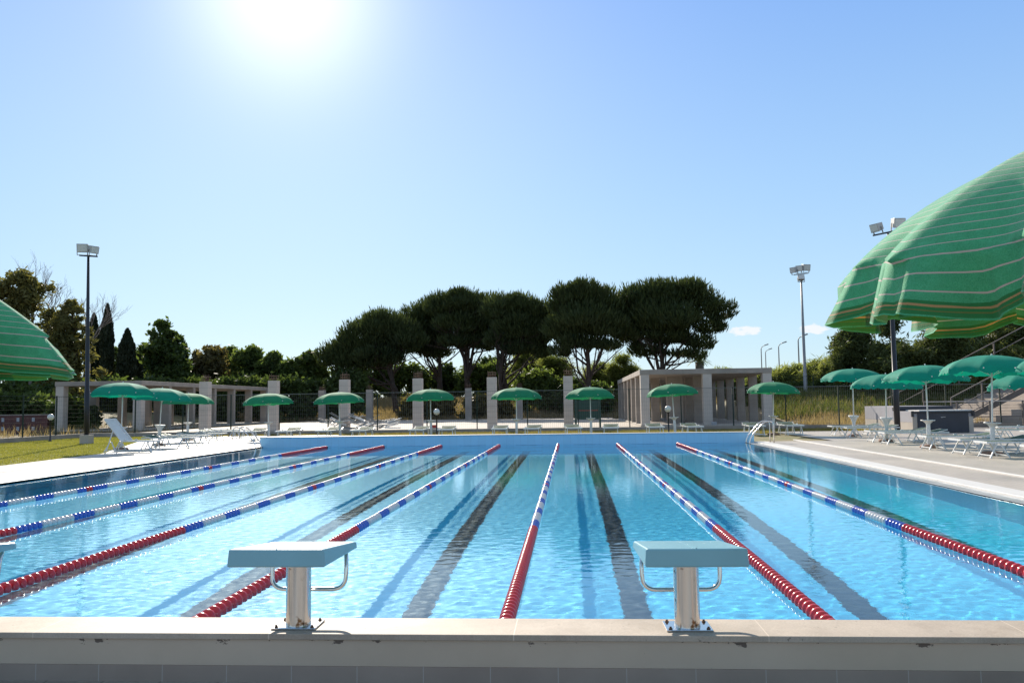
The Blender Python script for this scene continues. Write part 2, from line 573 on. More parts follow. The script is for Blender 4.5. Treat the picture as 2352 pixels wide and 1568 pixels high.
def stripedfabric():
    t = NT('striped_green_canopy')
    tc = t.n('ShaderNodeTexCoord')
    sx = t.n('ShaderNodeSeparateXYZ'); t.l(tc.outputs['UV'], sx.inputs[0])
    V = sx.outputs[1]             # metres measured down the cloth from the apex
    v = t.coord('Object')
    n = t.noise(v, 260, 2); n2 = t.noise(v, 30, 3)
    base = t.ramp(n, [(.3, (.055, .39, .17)), (.7, (.11, .53, .265))])
    base = t.mix(1., base, t.ramp(n2, [(.3, (.88, .88, .88)), (.7, (1.06, 1.06, 1.06))]), 'MULTIPLY')
    fr = t.math('FRACT', t.math('DIVIDE', V, .047))
    line = t.math('LESS_THAN', fr, .09)
    ok = t.math('LESS_THAN', V, 1.372)
    line = t.math('MULTIPLY', line, ok)
    c = t.mix(line, base, (.62, .50, .44))
    o1 = t.math('COMPARE', V, 1.400, .0028)
    o2 = t.math('COMPARE', V, 1.412, .0016)
    c = t.mix(t.math('COMPARE', V, 1.406, .018), c, (.03, .22, .07))
    c = t.mix(o1, c, (.46, .28, .13)); c = t.mix(o2, c, (.16, .20, .06))
    t.l(c, t.b.inputs['Base Color'])
    t.set(Roughness=.85)
    t.b.inputs['Specular IOR Level'].default_value = .25
    t.b.inputs['Sheen Weight'].default_value = .5
    t.b.inputs['Sheen Roughness'].default_value = .4
    t.bump(n, .4, .003)
    tr = t.n('ShaderNodeBsdfTranslucent')
    tc2 = t.mix(line, (.035, .09, .008), (.30, .30, .14))
    tc2 = t.mix(o1, tc2, (.40, .20, .04))
    t.l(tc2, tr.inputs[0])
    mx = t.n('ShaderNodeMixShader'); mx.inputs[0].default_value = .22
    t.l(t.b.outputs[0], mx.inputs[1]); t.l(tr.outputs[0], mx.inputs[2]); t.l(mx.outputs[0], t.out.inputs[0])
    return t.m
M['stripe'] = stripedfabric()

def plastic(name, col, rough=.25, trans=0.):
    t = NT(name)
    v = t.coord('Object')
    n = t.noise(v, 9, 3)
    t.l(t.ramp(n, [(.3, tuple(c * .85 for c in col)), (.7, col)]), t.b.inputs['Base Color'])
    t.set(Roughness=rough)
    t.b.inputs['Coat Weight'].default_value = .3
    return t.m
M['float_red'] = plastic('red_float', (.62, .018, .028))
M['float_blue'] = plastic('blue_float', (.03, .11, .48))
M['float_white'] = plastic('white_float', (.66, .64, .62))
M['block_blue'] = simple('block_plastic', (.21, .43, .50), .30, var=.05, scale=4, bump=.03)
M['cabinet'] = simple('cabinet_dark', (.03, .032, .042), .5, var=.15, scale=2)
M['panel_grey'] = simple('panel_grey', (.33, .32, .34), .6, var=.06, scale=2)
M['board_green'] = simple('board_green', (.012, .05, .035), .5)
M['maroon'] = simple('maroon_block', (.11, .04, .035), .8, var=.3, scale=2)
M['pale_slot'] = simple('pale_slot', (.35, .36, .38), .6)
M['red_paint'] = simple('red_paint', (.45, .05, .03), .5)

# ------------------------------------------------------------------ pool and ground
XL, XR, Y0, Y1, DEEP = -11.0, 5.97, 4.55, 29.58, -1.9
LANE, RX = 2.01, -.433
def struct(o, name=None):
    o['kind'] = 'structure'
    return o

# one ground sheet with the pool cut out, reaching the horizon
def sheet(name, polys, z, mat, parent=None):
    mb = MB()
    for poly in polys:
        mb.add([(x, y, z) for x, y in poly], [tuple(range(len(poly)))])
    return mb.build(name, mat, parent)
B = 2500
struct(sheet('ground', [
    [(-B, -200), (B, -200), (B, 3.9), (-B, 3.9)],
    [(-B, 3.9), (XL - .05, 3.9), (XL - .05, Y1 + .3), (-B, Y1 + .3)],
    [(XR + .05, 3.9), (B, 3.9), (B, Y1 + .3), (XR + .05, Y1 + .3)],
    [(-B, Y1 + .3), (B, Y1 + .3), (B, B), (-B, B)]], -.02, M['ground']))

def grid_fn(name, xs, ys, fn, mat, smooth=True):
    X, Y = np.meshgrid(xs, ys)
    Z = fn(X, Y)
    v = np.stack([X, Y, Z], -1).reshape(-1, 3)
    ny, nx = X.shape
    idx = np.arange(nx * ny).reshape(ny, nx)
    f = np.stack([idx[:-1, :-1], idx[:-1, 1:], idx[1:, 1:], idx[1:, :-1]], -1).reshape(-1, 4)
    return np_obj(name, v, f, mat, None, smooth)
def sstep(a, b, x):
    t = np.clip((x - a) / (b - a), 0, 1)
    return t * t * (3 - 2 * t)
def terrain(X, Y):
    X = np.asarray(X, float); Y = np.asarray(Y, float)
    mid = 1.9 * sstep(76, 92, Y)
    right = 1.75 * sstep(47, 60, Y) * sstep(9.5, 15, X)
    left = 1.2 * sstep(48, 62, Y) * sstep(-29, -40, X)
    z = np.maximum(np.maximum(mid, right), left)
    z = z + .12 * np.sin(X * .43 + 1) * np.sin(Y * .31) * np.clip(z, 0, 1)
    return z + .0
struct(grid_fn('field', np.arange(-130, 131, 2.), np.concatenate([np.arange(42.4, 110, 1.2), np.arange(112, 700, 22)]),
               lambda X, Y: terrain(X, Y) + .005, M['ground']))

struct(sheet('lawn', [
    [(-25, 3.9), (-14.5, 3.9), (-14.6, 21), (-15.0, 26.2), (-18.9, 36), (-20.3, 41), (-20.3, 42.3), (-25, 42.3)]], .0, M['lawn']))
struct(sheet('dry_grass_strip', [
    [(-20.3, 41), (21, 41), (21, 42.3), (-20.3, 42.3)],
    [(-11, Y1 + .32), (9.0, Y1 + .32), (9.0, 41), (-11, 41)],
    [(9.0, 39.2), (14.0, 39.2), (14.0, 41), (9.0, 41)]], .0, M['scrub']))
struct(sheet('pool_deck_left', [
    [(-14.5, 3.9), (XL - .28, 3.9), (XL - .28, Y1 + .3), (-11.05, Y1 + .3), (-11.05, 40.95), (-20.25, 40.95), (-18.9, 36), (-15.0, 26.2), (-14.6, 21)]], .02, M['deck_left']))
struct(sheet('pool_deck_right', [
    [(XR + .72, 3.9), (34, 3.9), (34, 42.2), (14.02, 42.2), (14.02, 39.15), (9.05, 39.15), (9.05, Y1 + .3), (XR + .72, Y1 + .3)]], .02, M['deck']))
struct(sheet('pool_deck_near', [[(-34, -12), (34, -12), (34, 4.255), (-34, 4.255)]], .028, M['deck_near']))
# pale paving behind the fence
struct(sheet('paved_yard', [[(-24, 43), (3.6, 43), (3.6, 76), (-24, 76)], [(3.6, 43), (12.5, 43), (12.5, 68), (3.6, 68)]], .14, M['concrete_light']))

# edges of the pool
mb = MB(); mb.box((XL - .28, Y0 - .32, -.1), (XL + .0, Y1 + .1, .03)); struct(mb.build('pool_edge_left', M['coping_white'], None, .01))
mb = MB(); mb.box((XR, Y0 - .32, -.1), (XR + .3, Y1 + .1, .006)); struct(mb.build('pool_gutter', M['gutter'], None, .004))
mb = MB(); mb.box((XR + .302, Y0 - .32, -.1), (XR + .718, Y1 + .1, .032)); struct(mb.build('pool_edge_right', M['coping_white'], None, .008))
mb = MB()
mb.box((7.83, 8, .015), (7.92, 30.5, .05))
struct(mb.build('drain_channel', M['coping_white'], None, .006))
mb = MB(); mb.box((-13.02, 4, .018), (-12.98, 25, .026)); struct(mb.build('deck_seam', M['coping_white']))

# basin
mb = MB()
mb.add([(XL, Y0, DEEP), (XR, Y0, DEEP), (XR, Y1, DEEP), (XL, Y1, DEEP)], [(0, 1, 2, 3)])
basin = struct(mb.build('pool_floor', M['pool_floor']))
mb = MB()
mb.add([(XL, Y0, DEEP), (XL, Y1, DEEP), (XL, Y1, .02), (XL, Y0, .02), (XR, Y0, DEEP), (XR, Y1, DEEP), (XR, Y1, .0), (XR, Y0, .0)],
       [(3, 2, 1, 0), (4, 5, 6, 7)])
mb.add([(XL, Y1, DEEP), (XR, Y1, DEEP), (XR, Y1, .342), (XL, Y1, .342), (XL, Y0, DEEP), (XR, Y0, DEEP), (XR, Y0, .24), (XL, Y0, .24)],
       [(0, 1, 2, 3), (5, 4, 7, 6)])
walls = struct(mb.build('pool_walls', M['pool_wall']))
for i in range(8):
    X = RX + (i - 3.5) * LANE
    mb = MB()
    w = .125
    mb.add([(X - w, Y0 + 1.3, DEEP + .004), (X + w, Y0 + 1.3, DEEP + .004), (X + w, Y1 - 1.9, DEEP + .004), (X - w, Y1 - 1.9, DEEP + .004)], [(0, 1, 2, 3)])
    mb.add([(X - .5, Y1 - 1.9, DEEP + .004), (X + .5, Y1 - 1.9, DEEP + .004), (X + .5, Y1 - 1.65, DEEP + .004), (X - .5, Y1 - 1.65, DEEP + .004)], [(0, 1, 2, 3)])
    lm = mb.build('lane_marking', M['lane_black'], basin)
    lm.cycles.is_caustics_receiver = True
    mb = MB()
    mb.box((X - .27, Y1 - .004, -.35), (X + .27, Y1 + .01, -.03))
    mb.box((X - .48, Y1 - .006, -.03), (X + .48, Y1 + .01, -.005))
    mb.build('wall_marking', M['wall_mark'], walls)
basin.cycles.is_caustics_receiver = True
walls.cycles.is_caustics_receiver = True
sun_l.cycles.is_caustics_light = True

# water with real ripples
nx, ny = 620, 1000
xs = np.linspace(XL + .001, XR - .001, nx); ys = Y0 + .001 + (Y1 - Y0 - .002) * np.linspace(0, 1, ny) ** 1.35
Xg, Yg = np.meshgrid(xs, ys)
rs = np.random.RandomState(3)
Z = np.zeros_like(Xg)
for k in range(60):
    lam = .075 * 2 ** (rs.rand() * 2.1); a = rs.rand() * 6.283; ph = rs.rand() * 6.283
    Z += .00026 * lam * np.sin((Xg * np.cos(a) + Yg * np.sin(a)) * 6.283 / lam + ph)
for k in range(10):
    lam = 1.2 * 2 ** (rs.rand() * 1.6); a = rs.rand() * 6.283; ph = rs.rand() * 6.283
    Z += .00012 * lam * np.sin((Xg * np.cos(a) + Yg * np.sin(a)) * 6.283 / lam + ph)
calm = .28 + .85 * (1 - sstep(6, 22, Yg))
Z *= calm
v = np.stack([Xg, Yg, Z - .008], -1).reshape(-1, 3)
idx = np.arange(nx * ny).reshape(ny, nx)
f = np.stack([idx[:-1, :-1], idx[:-1, 1:], idx[1:, 1:], idx[1:, :-1]], -1).reshape(-1, 4)
water = struct(np_obj('water', v, f, M['water'], None, True))
water.cycles.is_caustics_caster = True

# raised end walls (near one with the stone slab, far one with a thin coping)
nw = empty('end_wall', (0, 4.43, 0))
tag(nw, 'low plastered pool end wall with a stone slab on top, carrying the starting blocks', 'wall')
def rel(mb, o):
    for i, p in enumerate(mb.v):
        mb.v[i] = (p[0] - o.location.x, p[1] - o.location.y, p[2] - o.location.z)
    return mb
mb = MB(); mb.box((-34, 4.245, .24), (34, 4.57, .27)); rel(mb, nw).build('coping_slab', M['coping'], nw, .004)
mb = MB(); mb.box((-34, 4.26, .11), (34, 4.549, .24)); rel(mb, nw).build('plaster_face', M['plaster'], nw)
mb = MB(); mb.box((-34, 4.252, -.1), (34, 4.5, .11)); rel(mb, nw).build('tile_band', M['tile_band'], nw)
fw = empty('end_wall', (-2.5, Y1 + .15, 0))
tag(fw, 'far end wall of the pool, blue inside with a thin pale coping along its top', 'wall')
mb = MB(); mb.box((XL - .1, Y1 - .02, .342), (XR + .35, Y1 + .32, .368)); rel(mb, fw).build('coping_slab', M['coping_white'], fw, .004)
mb = MB(); mb.box((XL - .1, Y1 + .003, -.1), (XR + .32, Y1 + .3, .34)); rel(mb, fw).build('wall_core', M['pool_wall'], fw)

# ------------------------------------------------------------------ lane ropes
PITCH = .094
def float_run(n, mat, name='float_run'):
    prof = [(.018, 0), (.040, .006), (.0535, .026), (.0545, .040), (.049, .056), (.034, .072), (.018, .078)]
    mb = MB()
    for k in range(n):
        mb.lathe(prof, (0, k * PITCH, 0), 14, 'y')
    me = bpy.data.meshes.new(name)
    me.from_pydata(mb.v, [], mb.f)
    me.polygons.foreach_set("use_smooth", mb.s)
    me.materials.append(mat)
    return me
run_cache = {}
FL = {'r': ('float_red', 'red floats'), 'b': ('float_blue', 'blue floats'), 'w': ('float_white', 'white floats')}
seq = [('r', 52)]
for blk in range(3):
    seq += [('b', 5), ('w', 7), ('b', 5), ('w', 7), ('b', 5), ('w', 7), ('b', 5), ('w', 7), ('b', 3)]
    seq += [('r', 2)] if blk < 2 else []
seq += [('r', 49)]
total = sum(n for _, n in seq)
for i in range(7):
    X = RX + (i - 4) * LANE
    t = empty('lane_rope', (X, Y0 + .06, .018))
    word = ['leftmost', 'second from the left', 'third from the left', 'middle', 'third from the right', 'second from the right', 'rightmost'][i]
    tag(t, 'lane rope of red, white and blue discs, %s of the seven' % word, 'lane rope', 'lane ropes stretched along the pool')
    mb = MB(); mb.tube([(0, -.1, 0), (0, 24.8, 0)], .007, 6); mb.build('cable', M['steel_tube'], t)
    y = 0.0
    for c, n in seq:
        if (c, n) not in run_cache:
            run_cache[(c, n)] = float_run(n, M[FL[c][0]])
        o = link(bpy.data.objects.new('float_run', run_cache[(c, n)]), t)
        o.location = (0, y, 0)
        o['label'] = FL[c][1]
        y += n * PITCH
    mb = MB(); mb.lathe([(.0, 0), (.036, .01), (.045, .05), (.036, .10), (0, .11)], (0, y + .005, 0), 12, 'y'); mb.build('end_float', M['rubber_black'], t)

# ------------------------------------------------------------------ starting blocks
def make_block(x, label, rz=0.):
    t = empty('starting_block', (x, 4.405, .27), rz)
    tag(t, label, 'starting block', 'starting blocks on the near pool wall')
    # wedge platform, thick at the back and thin over the water
    yn, yf = 4.05 - 4.405, 4.69 - 4.405
    w0, w1 = .236, .236
    zt0, zt1 = .452, .386
    mb = MB()
    mb.hexa([(-w0 - .006, yn - .006, zt0 - .086), (w0 + .006, yn - .006, zt0 - .086), (w1 + .006, yf, zt1 - .036), (-w1 - .006, yf, zt1 - .036),
             (-w0, yn, zt0), (w0, yn, zt0), (w1, yf, zt1), (-w1, yf, zt1)])
    p = mb.build('platform', M['block_blue'], t, .009)
    mb = MB()
    for xx in (0.0,):
        mb.hexa([(xx - .004, yn + .01, zt0 - .004), (xx + .004, yn + .01, zt0 - .004), (xx + .004, yf - .01, zt1 - .004), (xx - .004, yf - .01, zt1 - .004),
                 (xx - .003, yn + .01, zt0 + .0012), (xx + .003, yn + .01, zt0 + .0012), (xx + .003, yf - .01, zt1 + .0022), (xx - .003, yf - .01, zt1 + .0022)])
    mb.build('seam', M['block_blue'], p)
    mb = MB(); mb.lathe([(.066, .004), (.064, .02), (.064, .375)], (0, 0, 0), 40); mb.build('post', M['steel'], t)
    mb = MB(); mb.box((-.115, -.09, .001), (.115, .09, .009)); pl = mb.build('base_plate', M['steel_tube'], t, .002)
    for sx in (-1, 1):
        for sy in (-1, 1):
            mb = MB(); mb.lathe([(0.010, .0), (.010, .005), (.006, .0055), (.006, .012), (0, .013)], (sx * .094, sy * .07, .009), 6)
            mb.build('bolt', M['rust'], pl)
    mb = MB()
    hw = .205
    mb.tube(bend([(-hw + .03, .27, .37), (-hw, .19, .31), (-hw, .17, .150), (hw, .17, .150), (hw, .19, .31), (hw - .03, .27, .37)], .075, 7), .0118, 14)
    mb.build('handle', M['steel_tube'], t)
    return t
make_block(RX - LANE / 2, 'starting block with a glaring white top, fully in view left of the middle lane rope', R(.3))
make_block(RX + LANE / 2, 'starting block with a pale blue top and bolts, right of the middle lane rope', R(1.2))
make_block(-3.42, 'starting block cut off by the left edge, only a corner and handle showing', R(0))
make_block(2.70, 'starting block cut off by the right edge of the photo, only a corner showing', R(-1))

# ------------------------------------------------------------------ pool ladders
def ladder(x, y, side, label):
    t = empty('pool_ladder', (x, y, .02)); tag(t, label, 'ladder', 'pool ladders at the far corners')
    s = side                                       # +1: the water is towards +x
    for dy in (0, .55):
        mb = MB()
        pts = bend([(0, dy, 0), (0, dy, .72), (s * .28, dy, .72), (s * .80, dy, .16), (s * .80, dy, -1.0)], .16, 6)
        mb.tube(pts, .021, 10); mb.build('handrail', M['steel_tube'], t)
    for z in (-.25, -.5, -.75):
        mb = MB(); mb.box((s * .80 - .04, .02, z), (s * .80 + .04, .53, z + .03)); mb.build('step', M['white_plastic'], t)
ladder(-11.75, 28.75, 1, 'stainless steel pool ladder at the far left corner of the pool')
ladder(6.75, 28.7, -1, 'stainless steel pool ladder at the far right corner of the pool')

# ------------------------------------------------------------------ umbrellas
def canopy_np(Rr, H, ribs, skirt, nt=14, ns=4, nseg=8, sag=.03, wave=0., seed=1, curve=1.9, flare=.25, fray=0., rot=0., lift=None, wf=(17, 29, 53, 23), arc=1.30):
    rsd = np.random.RandomState(seed)
    th = []
    T = list(np.linspace(.0, 1, nt)); T[0] = .015
    S = list(np.linspace(0, 1, ns + 1))[1:] if skirt else []
    cols = ribs * nseg
    V = []; UV = []
    ph = rsd.rand(8) * 6.28
    for t in T:
        for c in range(cols):
            g, k = divmod(c, nseg); w = k / nseg
            a0 = 2 * math.pi * g / ribs + rot; a1 = 2 * math.pi * (g + 1) / ribs + rot
            p = np.array([math.cos(a0) * (1 - w) + math.cos(a1) * w, math.sin(a0) * (1 - w) + math.sin(a1) * w]) * Rr * math.sin(t * arc) / math.sin(arc)
            z = H * (1 - (1 - math.cos(t * arc)) / (1 - math.cos(arc)))
            bel = 4 * w * (1 - w)
            rr = 1 - sag * bel * t * t
            ang = a0 * (1 - w) + a1 * w
            z -= sag * .6 * bel * t * (1 - t) * 2 * H
            wv = wave * t ** 4.5 * .5 * (math.sin(ang * wf[0] + ph[0]) + .6 * math.sin(ang * wf[1] + ph[1]))
            V.append((p[0] * rr * (1 + wv), p[1] * rr * (1 + wv), z + sag * 1.1 * bel * t ** 3 * Rr * .6)); UV.append((ang, t * Rr * 1.17))
    for s in S:
        for c in range(cols):
            g, k = divmod(c, nseg); w = k / nseg
            a0 = 2 * math.pi * g / ribs + rot; a1 = 2 * math.pi * (g + 1) / ribs + rot
            bel = 4 * w * (1 - w)
            ang = a0 * (1 - w) + a1 * w
            px = (math.cos(a0) * (1 - w) + math.cos(a1) * w) * Rr * (1 - sag * bel)
            py = (math.sin(a0) * (1 - w) + math.sin(a1) * w) * Rr * (1 - sag * bel)
            f = 1 + flare * s * skirt / Rr + wave * (.5 + s) * (math.sin(ang * wf[0] + ph[0]) * .6 + .5 * math.sin(ang * wf[1] + ph[1]) + .4 * math.sin(ang * wf[2] + ph[2]))
            lf = lift(ang) if lift else 0.
            f += lf * s * .55
            dz = -skirt * s * (1 - .8 * lf) + wave * .35 * s * math.sin(ang * wf[3] + ph[3])
            if fray and s > .6:
                dz += fray * (rsd.rand() - .5) * s
                f += fray * .1 * (rsd.rand() - .5)
            V.append((px * f, py * f, dz + sag * 1.1 * bel * Rr * .6)); UV.append((ang, Rr * 1.17 + .165 * s))
    rows = len(T) + len(S)
    F_ = []
    for r_ in range(rows - 1):
        for c in range(cols):
            c2 = (c + 1) % cols
            F_.append((r_ * cols + c, (r_ + 1) * cols + c, (r_ + 1) * cols + c2, r_ * cols + c2))
    return np.array(V), np.array(F_), np.array(UV)

def make_umbrella(cmat, H=2.15, Rr=1.06, seed=1, fray=.05, table='flat', rot=0.2, tz=.78):
    t = empty('beach_umbrella')
    rim = H - .40
    v, f_, uv = canopy_np(Rr, .38, 8, .11, nt=9, ns=3, nseg=8, sag=.035, wave=.012, seed=seed, fray=fray, rot=rot)
    v[:, 2] += rim
    o = np_obj('canopy', v, f_, cmat, t, True, uv)
    mb = MB(); mb.lathe([(0, .05), (.016, .035), (.02, .01), (.012, 0)], (0, 0, H - .02), 10); mb.build('finial', M['white_plastic'], t)
    mb = MB(); mb.tube([(0, 0, tz), (0, 0, H - .02)], .021, 10); mb.build('pole', M['white_metal'], t)
    mb = MB()
    for g in range(8):
        a = 2 * math.pi * g / 8 + rot
        pts = []
        for k in range(7):
            q = .03 + .97 * k / 6
            rr = Rr * math.sin(q * 1.30) / math.sin(1.30)
            pts.append((math.cos(a) * rr, math.sin(a) * rr, rim - .012 + .38 * (1 - (1 - math.cos(q * 1.30)) / (1 - math.cos(1.30)))))
        mb.tube(pts, .005, 5)
        mb.tube([(math.cos(a) * .02, math.sin(a) * .02, rim - .12), (math.cos(a) * Rr * .55, math.sin(a) * Rr * .55, rim + .20)], .004, 5)
    mb.build('ribs', M['white_metal'], t)
    mb = MB()
    for g in range(8):
        a = 2 * math.pi * g / 8 + rot
        mb.lathe([(0, -.016), (.014, -.008), (.016, 0), (.014, .008), (0, .016)], (math.cos(a) * (Rr + .012), math.sin(a) * (Rr + .012), rim), 8)
    mb.build('rib_tips', M['white_plastic'], t)
    mb = MB()
    if table == 'flat':
        prof = [(.045, 0), (.055, .12), (.055, tz - .12), (.06, tz - .10), (.13, tz - .03), (.19, tz - .012), (.195, tz + .012), (.03, tz + .012)]
    else:
        prof = [(.045, 0), (.055, .1), (.05, tz - .36), (.07, tz - .22), (.12, tz - .10), (.19, tz - .015), (.20, tz + .012), (.03, tz + .012)]
    mb.lathe(prof, (0, 0, 0), 18); mb.build('stand_table', M['white_plastic'], t)
    mb = MB(); mb.lathe([(0, 0), (.24, 0), (.26, .03), (.22, .08), (.06, .10), (0, .10)], (0, 0, 0), 16); mb.build('base', M['stone_base'], t)
    return t

protos = {}
def umbrella(x, y, z, H, cmat, label, group, table='flat', seed=1, rot=0.2, tilt=(0, 0), fray=.04, tz=.78, Rr=1.06):
    t = make_umbrella(M[cmat], H, Rr, seed, fray, table, rot, tz)
    t.location = (x, y, z); t.rotation_euler = (R(tilt[0]), R(tilt[1]), 0)
    return tag(t, label, 'umbrella', group)

ordn = ['first', 'second', 'third', 'fourth', 'fifth', 'sixth', 'seventh']
far_u = [(618, 2.05), (782, 2.06), (990, 2.13), (1186, 2.14), (1357, 2.12), (1550, 2.2), (1775, 2.22)]
FARY = 35.8
far_pos = []
for i, (u, H) in enumerate(far_u):
    x = at(u, 950, FARY).x
    far_pos.append(x)
    umbrella(x, FARY, .0, H, 'canopy', 'green umbrella beyond the far pool wall, %s from the left of seven' % ordn[i],
             'green umbrellas beyond the far pool wall', seed=i + 3, rot=.15 + .23 * i, fray=.0, tilt=(rng.uniform(-2.5, 1), rng.uniform(-3, 3)))
for (x, y, H, lab, tb, rt) in [(-15.6, 28.4, 2.35, 'nearest', 'flat', .1), (-15.8, 31.5, 2.22, 'middle', 'cone', .3), (-16.9, 36.3, 2.1, 'farthest', 'flat', .5)]:
    umbrella(x, y, .02, H, 'canopy_teal' if lab != 'farthest' else 'canopy', 'green umbrella on the left deck, %s of the three beside the lawn' % lab, 'green umbrellas on the left deck', tb, int(y), rt, (rng.uniform(-2, 1), rng.uniform(-1, 3)), .0)
for (x, y, H, lab, tb, fr) in [(10.8, 33.1, 2.6, 'teal fringed umbrella on the right deck, farthest of the pool side row, above two sunbeds', 'cone', .07),
                               (10.4, 28.7, 2.24, 'teal fringed umbrella on the right deck, low one just left of the black lamp post', 'cone', .07),
                               (10.2, 24.9, 2.37, 'teal fringed umbrella on the right deck standing in front of the dark cabinet', 'flat', .08),
                               (10.3, 21.5, 2.46, 'teal fringed umbrella on the right deck, the largest one fully in view', 'flat', .09),
                               (10.45, 18.2, 2.38, 'teal fringed umbrella cut off by the right edge, nearest of the pool side row', 'flat', .09),
                               (13.9, 26.4, 2.2, 'teal fringed umbrella in the second row, half hidden behind the largest one', 'flat', .09)]:
    umbrella(x, y, .02, H, 'canopy_teal', lab, 'teal umbrellas on the right deck', tb, int(y * 3), .4 + y * .1, (rng.uniform(-2, 2), rng.uniform(0, 3.5) if x < 13 else -4), fr, Rr=1.14)

# ------------------------------------------------------------------ sunbeds
def make_sunbed(raised=False, h=.36):
    """long axis +x, foot at x=0"""
    t = empty('sunbed')
    L, W = 1.86, .60
    mb = MB()
    hinge = 1.12
    for s in (-1, 1):
        if raised:
            mb.bar((0.02, s * W / 2, h), (hinge, s * W / 2, h), .028, .04)
        else:
            mb.bar((0.02, s * W / 2, h), (L, s * W / 2, h), .028, .04)
    mb.bar((0, -W / 2 - .035, h), (0, W / 2 + .035, h), .035, .045)
    if not raised:
        mb.bar((L, -W / 2 - .035, h), (L, W / 2 + .035, h), .035, .045)
    mb.bar((hinge, -W / 2, h - .02), (hinge, W / 2, h - .02), .025)
    mb.build('frame', M['white_metal'], t)
    for (xa, xb) in ((.16, .38), (1.42, 1.62)):
        for (x0, dx) in ((xa, -.10), (xb, .12)):
            mb = MB()
            for s in (-1, 1):
                mb.bar((x0 + .08 * (1 if dx < 0 else -1), s * (W / 2 - .03), h - .01), (x0 + dx, s * (W / 2 + .0), .0), .026, .03)
            mb.bar((x0 + dx * .75, -W / 2 + .01, .06), (x0 + dx * .75, W / 2 - .01, .06), .022)
            mb.build('leg', M['white_metal'], t)
    if raised:
        mb = MB()
        p0 = Vector((hinge, 0, h)); p1 = Vector((hinge + .62, 0, h + .72))
        for s in (-1, 1):
            mb.bar(p0 + Vector((0, s * W / 2, 0)), p1 + Vector((0, s * W / 2, 0)), .028, .045)
        mb.bar(p1 + Vector((0, -W / 2, 0)), p1 + Vector((0, W / 2, 0)), .03, .045)
        for s in (-1, 1):
            mb.bar((hinge + .30, s * (W / 2 + .02), h + .35), (hinge + .52, s * (W / 2 + .02), .03), .02, .03)
        bf = mb.build('back_frame', M['white_metal'], t)
        d = (p1 - p0)
        vs = []; fs = []
        for k in range(6):
            q = p0 + d * (k / 5) + Vector((.02, 0, -.02)) * math.sin(math.pi * k / 5)
            vs += [q + Vector((0, -W / 2 + .02, 0)), q + Vector((0, W / 2 - .02, 0))]
            if k: fs.append((2 * k - 2, 2 * k - 1, 2 * k + 1, 2 * k))
        mb = MB(); mb.add(vs, fs, True); mb.build('back_textile', M['white_plastic'], bf)
        end = hinge
    else:
        end = L
    vs = []; fs = []
    nk = 12
    for k in range(nk + 1):
        xx = .03 + (end - .06) * k / nk
        for j in range(5):
            yy = (-W / 2 + .012) + (W - .024) * j / 4
            vs.append((xx, yy, h + .018 - .02 * math.sin(math.pi * j / 4)))
    for k in range(nk):
        for j in range(4):
            a = k * 5 + j
            fs.append((a, a + 5, a + 6, a + 1))
    mb = MB(); mb.add(vs, fs, True); mb.build('seat_textile', M['textile'], t)
    # folded sun shade lying over the head end
    mb = MB()
    hx = (hinge + .42) if raised else L - .12
    if not raised:
        for s in (-1, 1):
            mb.bar((hx - .26, s * (W / 2 + .03), h + .0), (hx + .10, s * (W / 2 + .03), h + .085), .014, .02)
        mb.bar((hx + .10, -W / 2 - .03, h + .085), (hx + .10, W / 2 + .03, h + .085), .014, .02)
        sf = mb.build('shade_frame', M['white_metal'], t)
        mb = MB(); mb.add([(hx - .24, -W / 2, h + .02), (hx + .09, -W / 2, h + .09), (hx + .09, W / 2, h + .09), (hx - .24, W / 2, h + .02), (hx - .1, 0, h + .06)],
                          [(0, 1, 4), (1, 2, 4), (2, 3, 4), (3, 0, 4)]); mb.build('shade_cloth', M['textile'], sf)
    for s in (-1, 1):
        mb = MB(); mb.box((.95, s * (W / 2 + .015) - .02, h + .0), (1.03, s * (W / 2 + .015) + .02, h + .05)); mb.build('armrest_bracket', M['white_plastic'], t)
    return t
bed0 = None
def sunbed(x, y, z, rz, label, group, h=1.0):
    global bed0
    if bed0 is None:
        bed0 = make_sunbed(); o = bed0
    else:
        o = copy_tree(bed0)
    o.location = (x, y, z); o.rotation_euler = (0, 0, rz); o.scale = (1, 1, h)
    return tag(o, label, 'sunbed', group)

gr = 'white sunbeds on the right deck'
for (x, y, lab) in [(10.3, 34.2, 'under the far side of the farthest teal umbrella'), (10.2, 32.1, 'under the near side of the farthest teal umbrella'),
                    (9.8, 28.5, 'left one of the pair under the second farthest umbrella'), (9.68, 26.9, 'near one of the pair beside the black lamp post'),
                    (9.72, 23.95, 'in front of the dark cabinet beside its umbrella stand'), (9.64, 21.8, 'left of the pair under the largest teal umbrella'),
                    (9.64, 20.45, 'nearest of the ones fully showing their foot end'), (9.7, 18.5, 'mostly outside the right edge of the photo')]:
    sunbed(x, y + .2, .02, R(rng.uniform(-3, 3)), 'white framed sunbed with green textile, ' + lab, gr)
for (x, y, lab) in [(13.6, 28.4, 'left one of the second row near the railing'), (13.9, 26.9, 'right one of the second row near the railing'), (15.2, 31.5, 'beside the dark cabinet in the back row')]:
    sunbed(x, y, .02, R(rng.uniform(-3, 3)), 'white framed sunbed with green textile, ' + lab, gr)
gl = 'white sunbeds on the left deck'
rb = make_sunbed(True)
rb.location = (-13.55, 27.0, .02); rb.rotation_euler = (0, 0, R(180 - 4))
tag(rb, 'white sunbed with its backrest raised, nearest on the left deck beside the lawn', 'sunbed', gl)
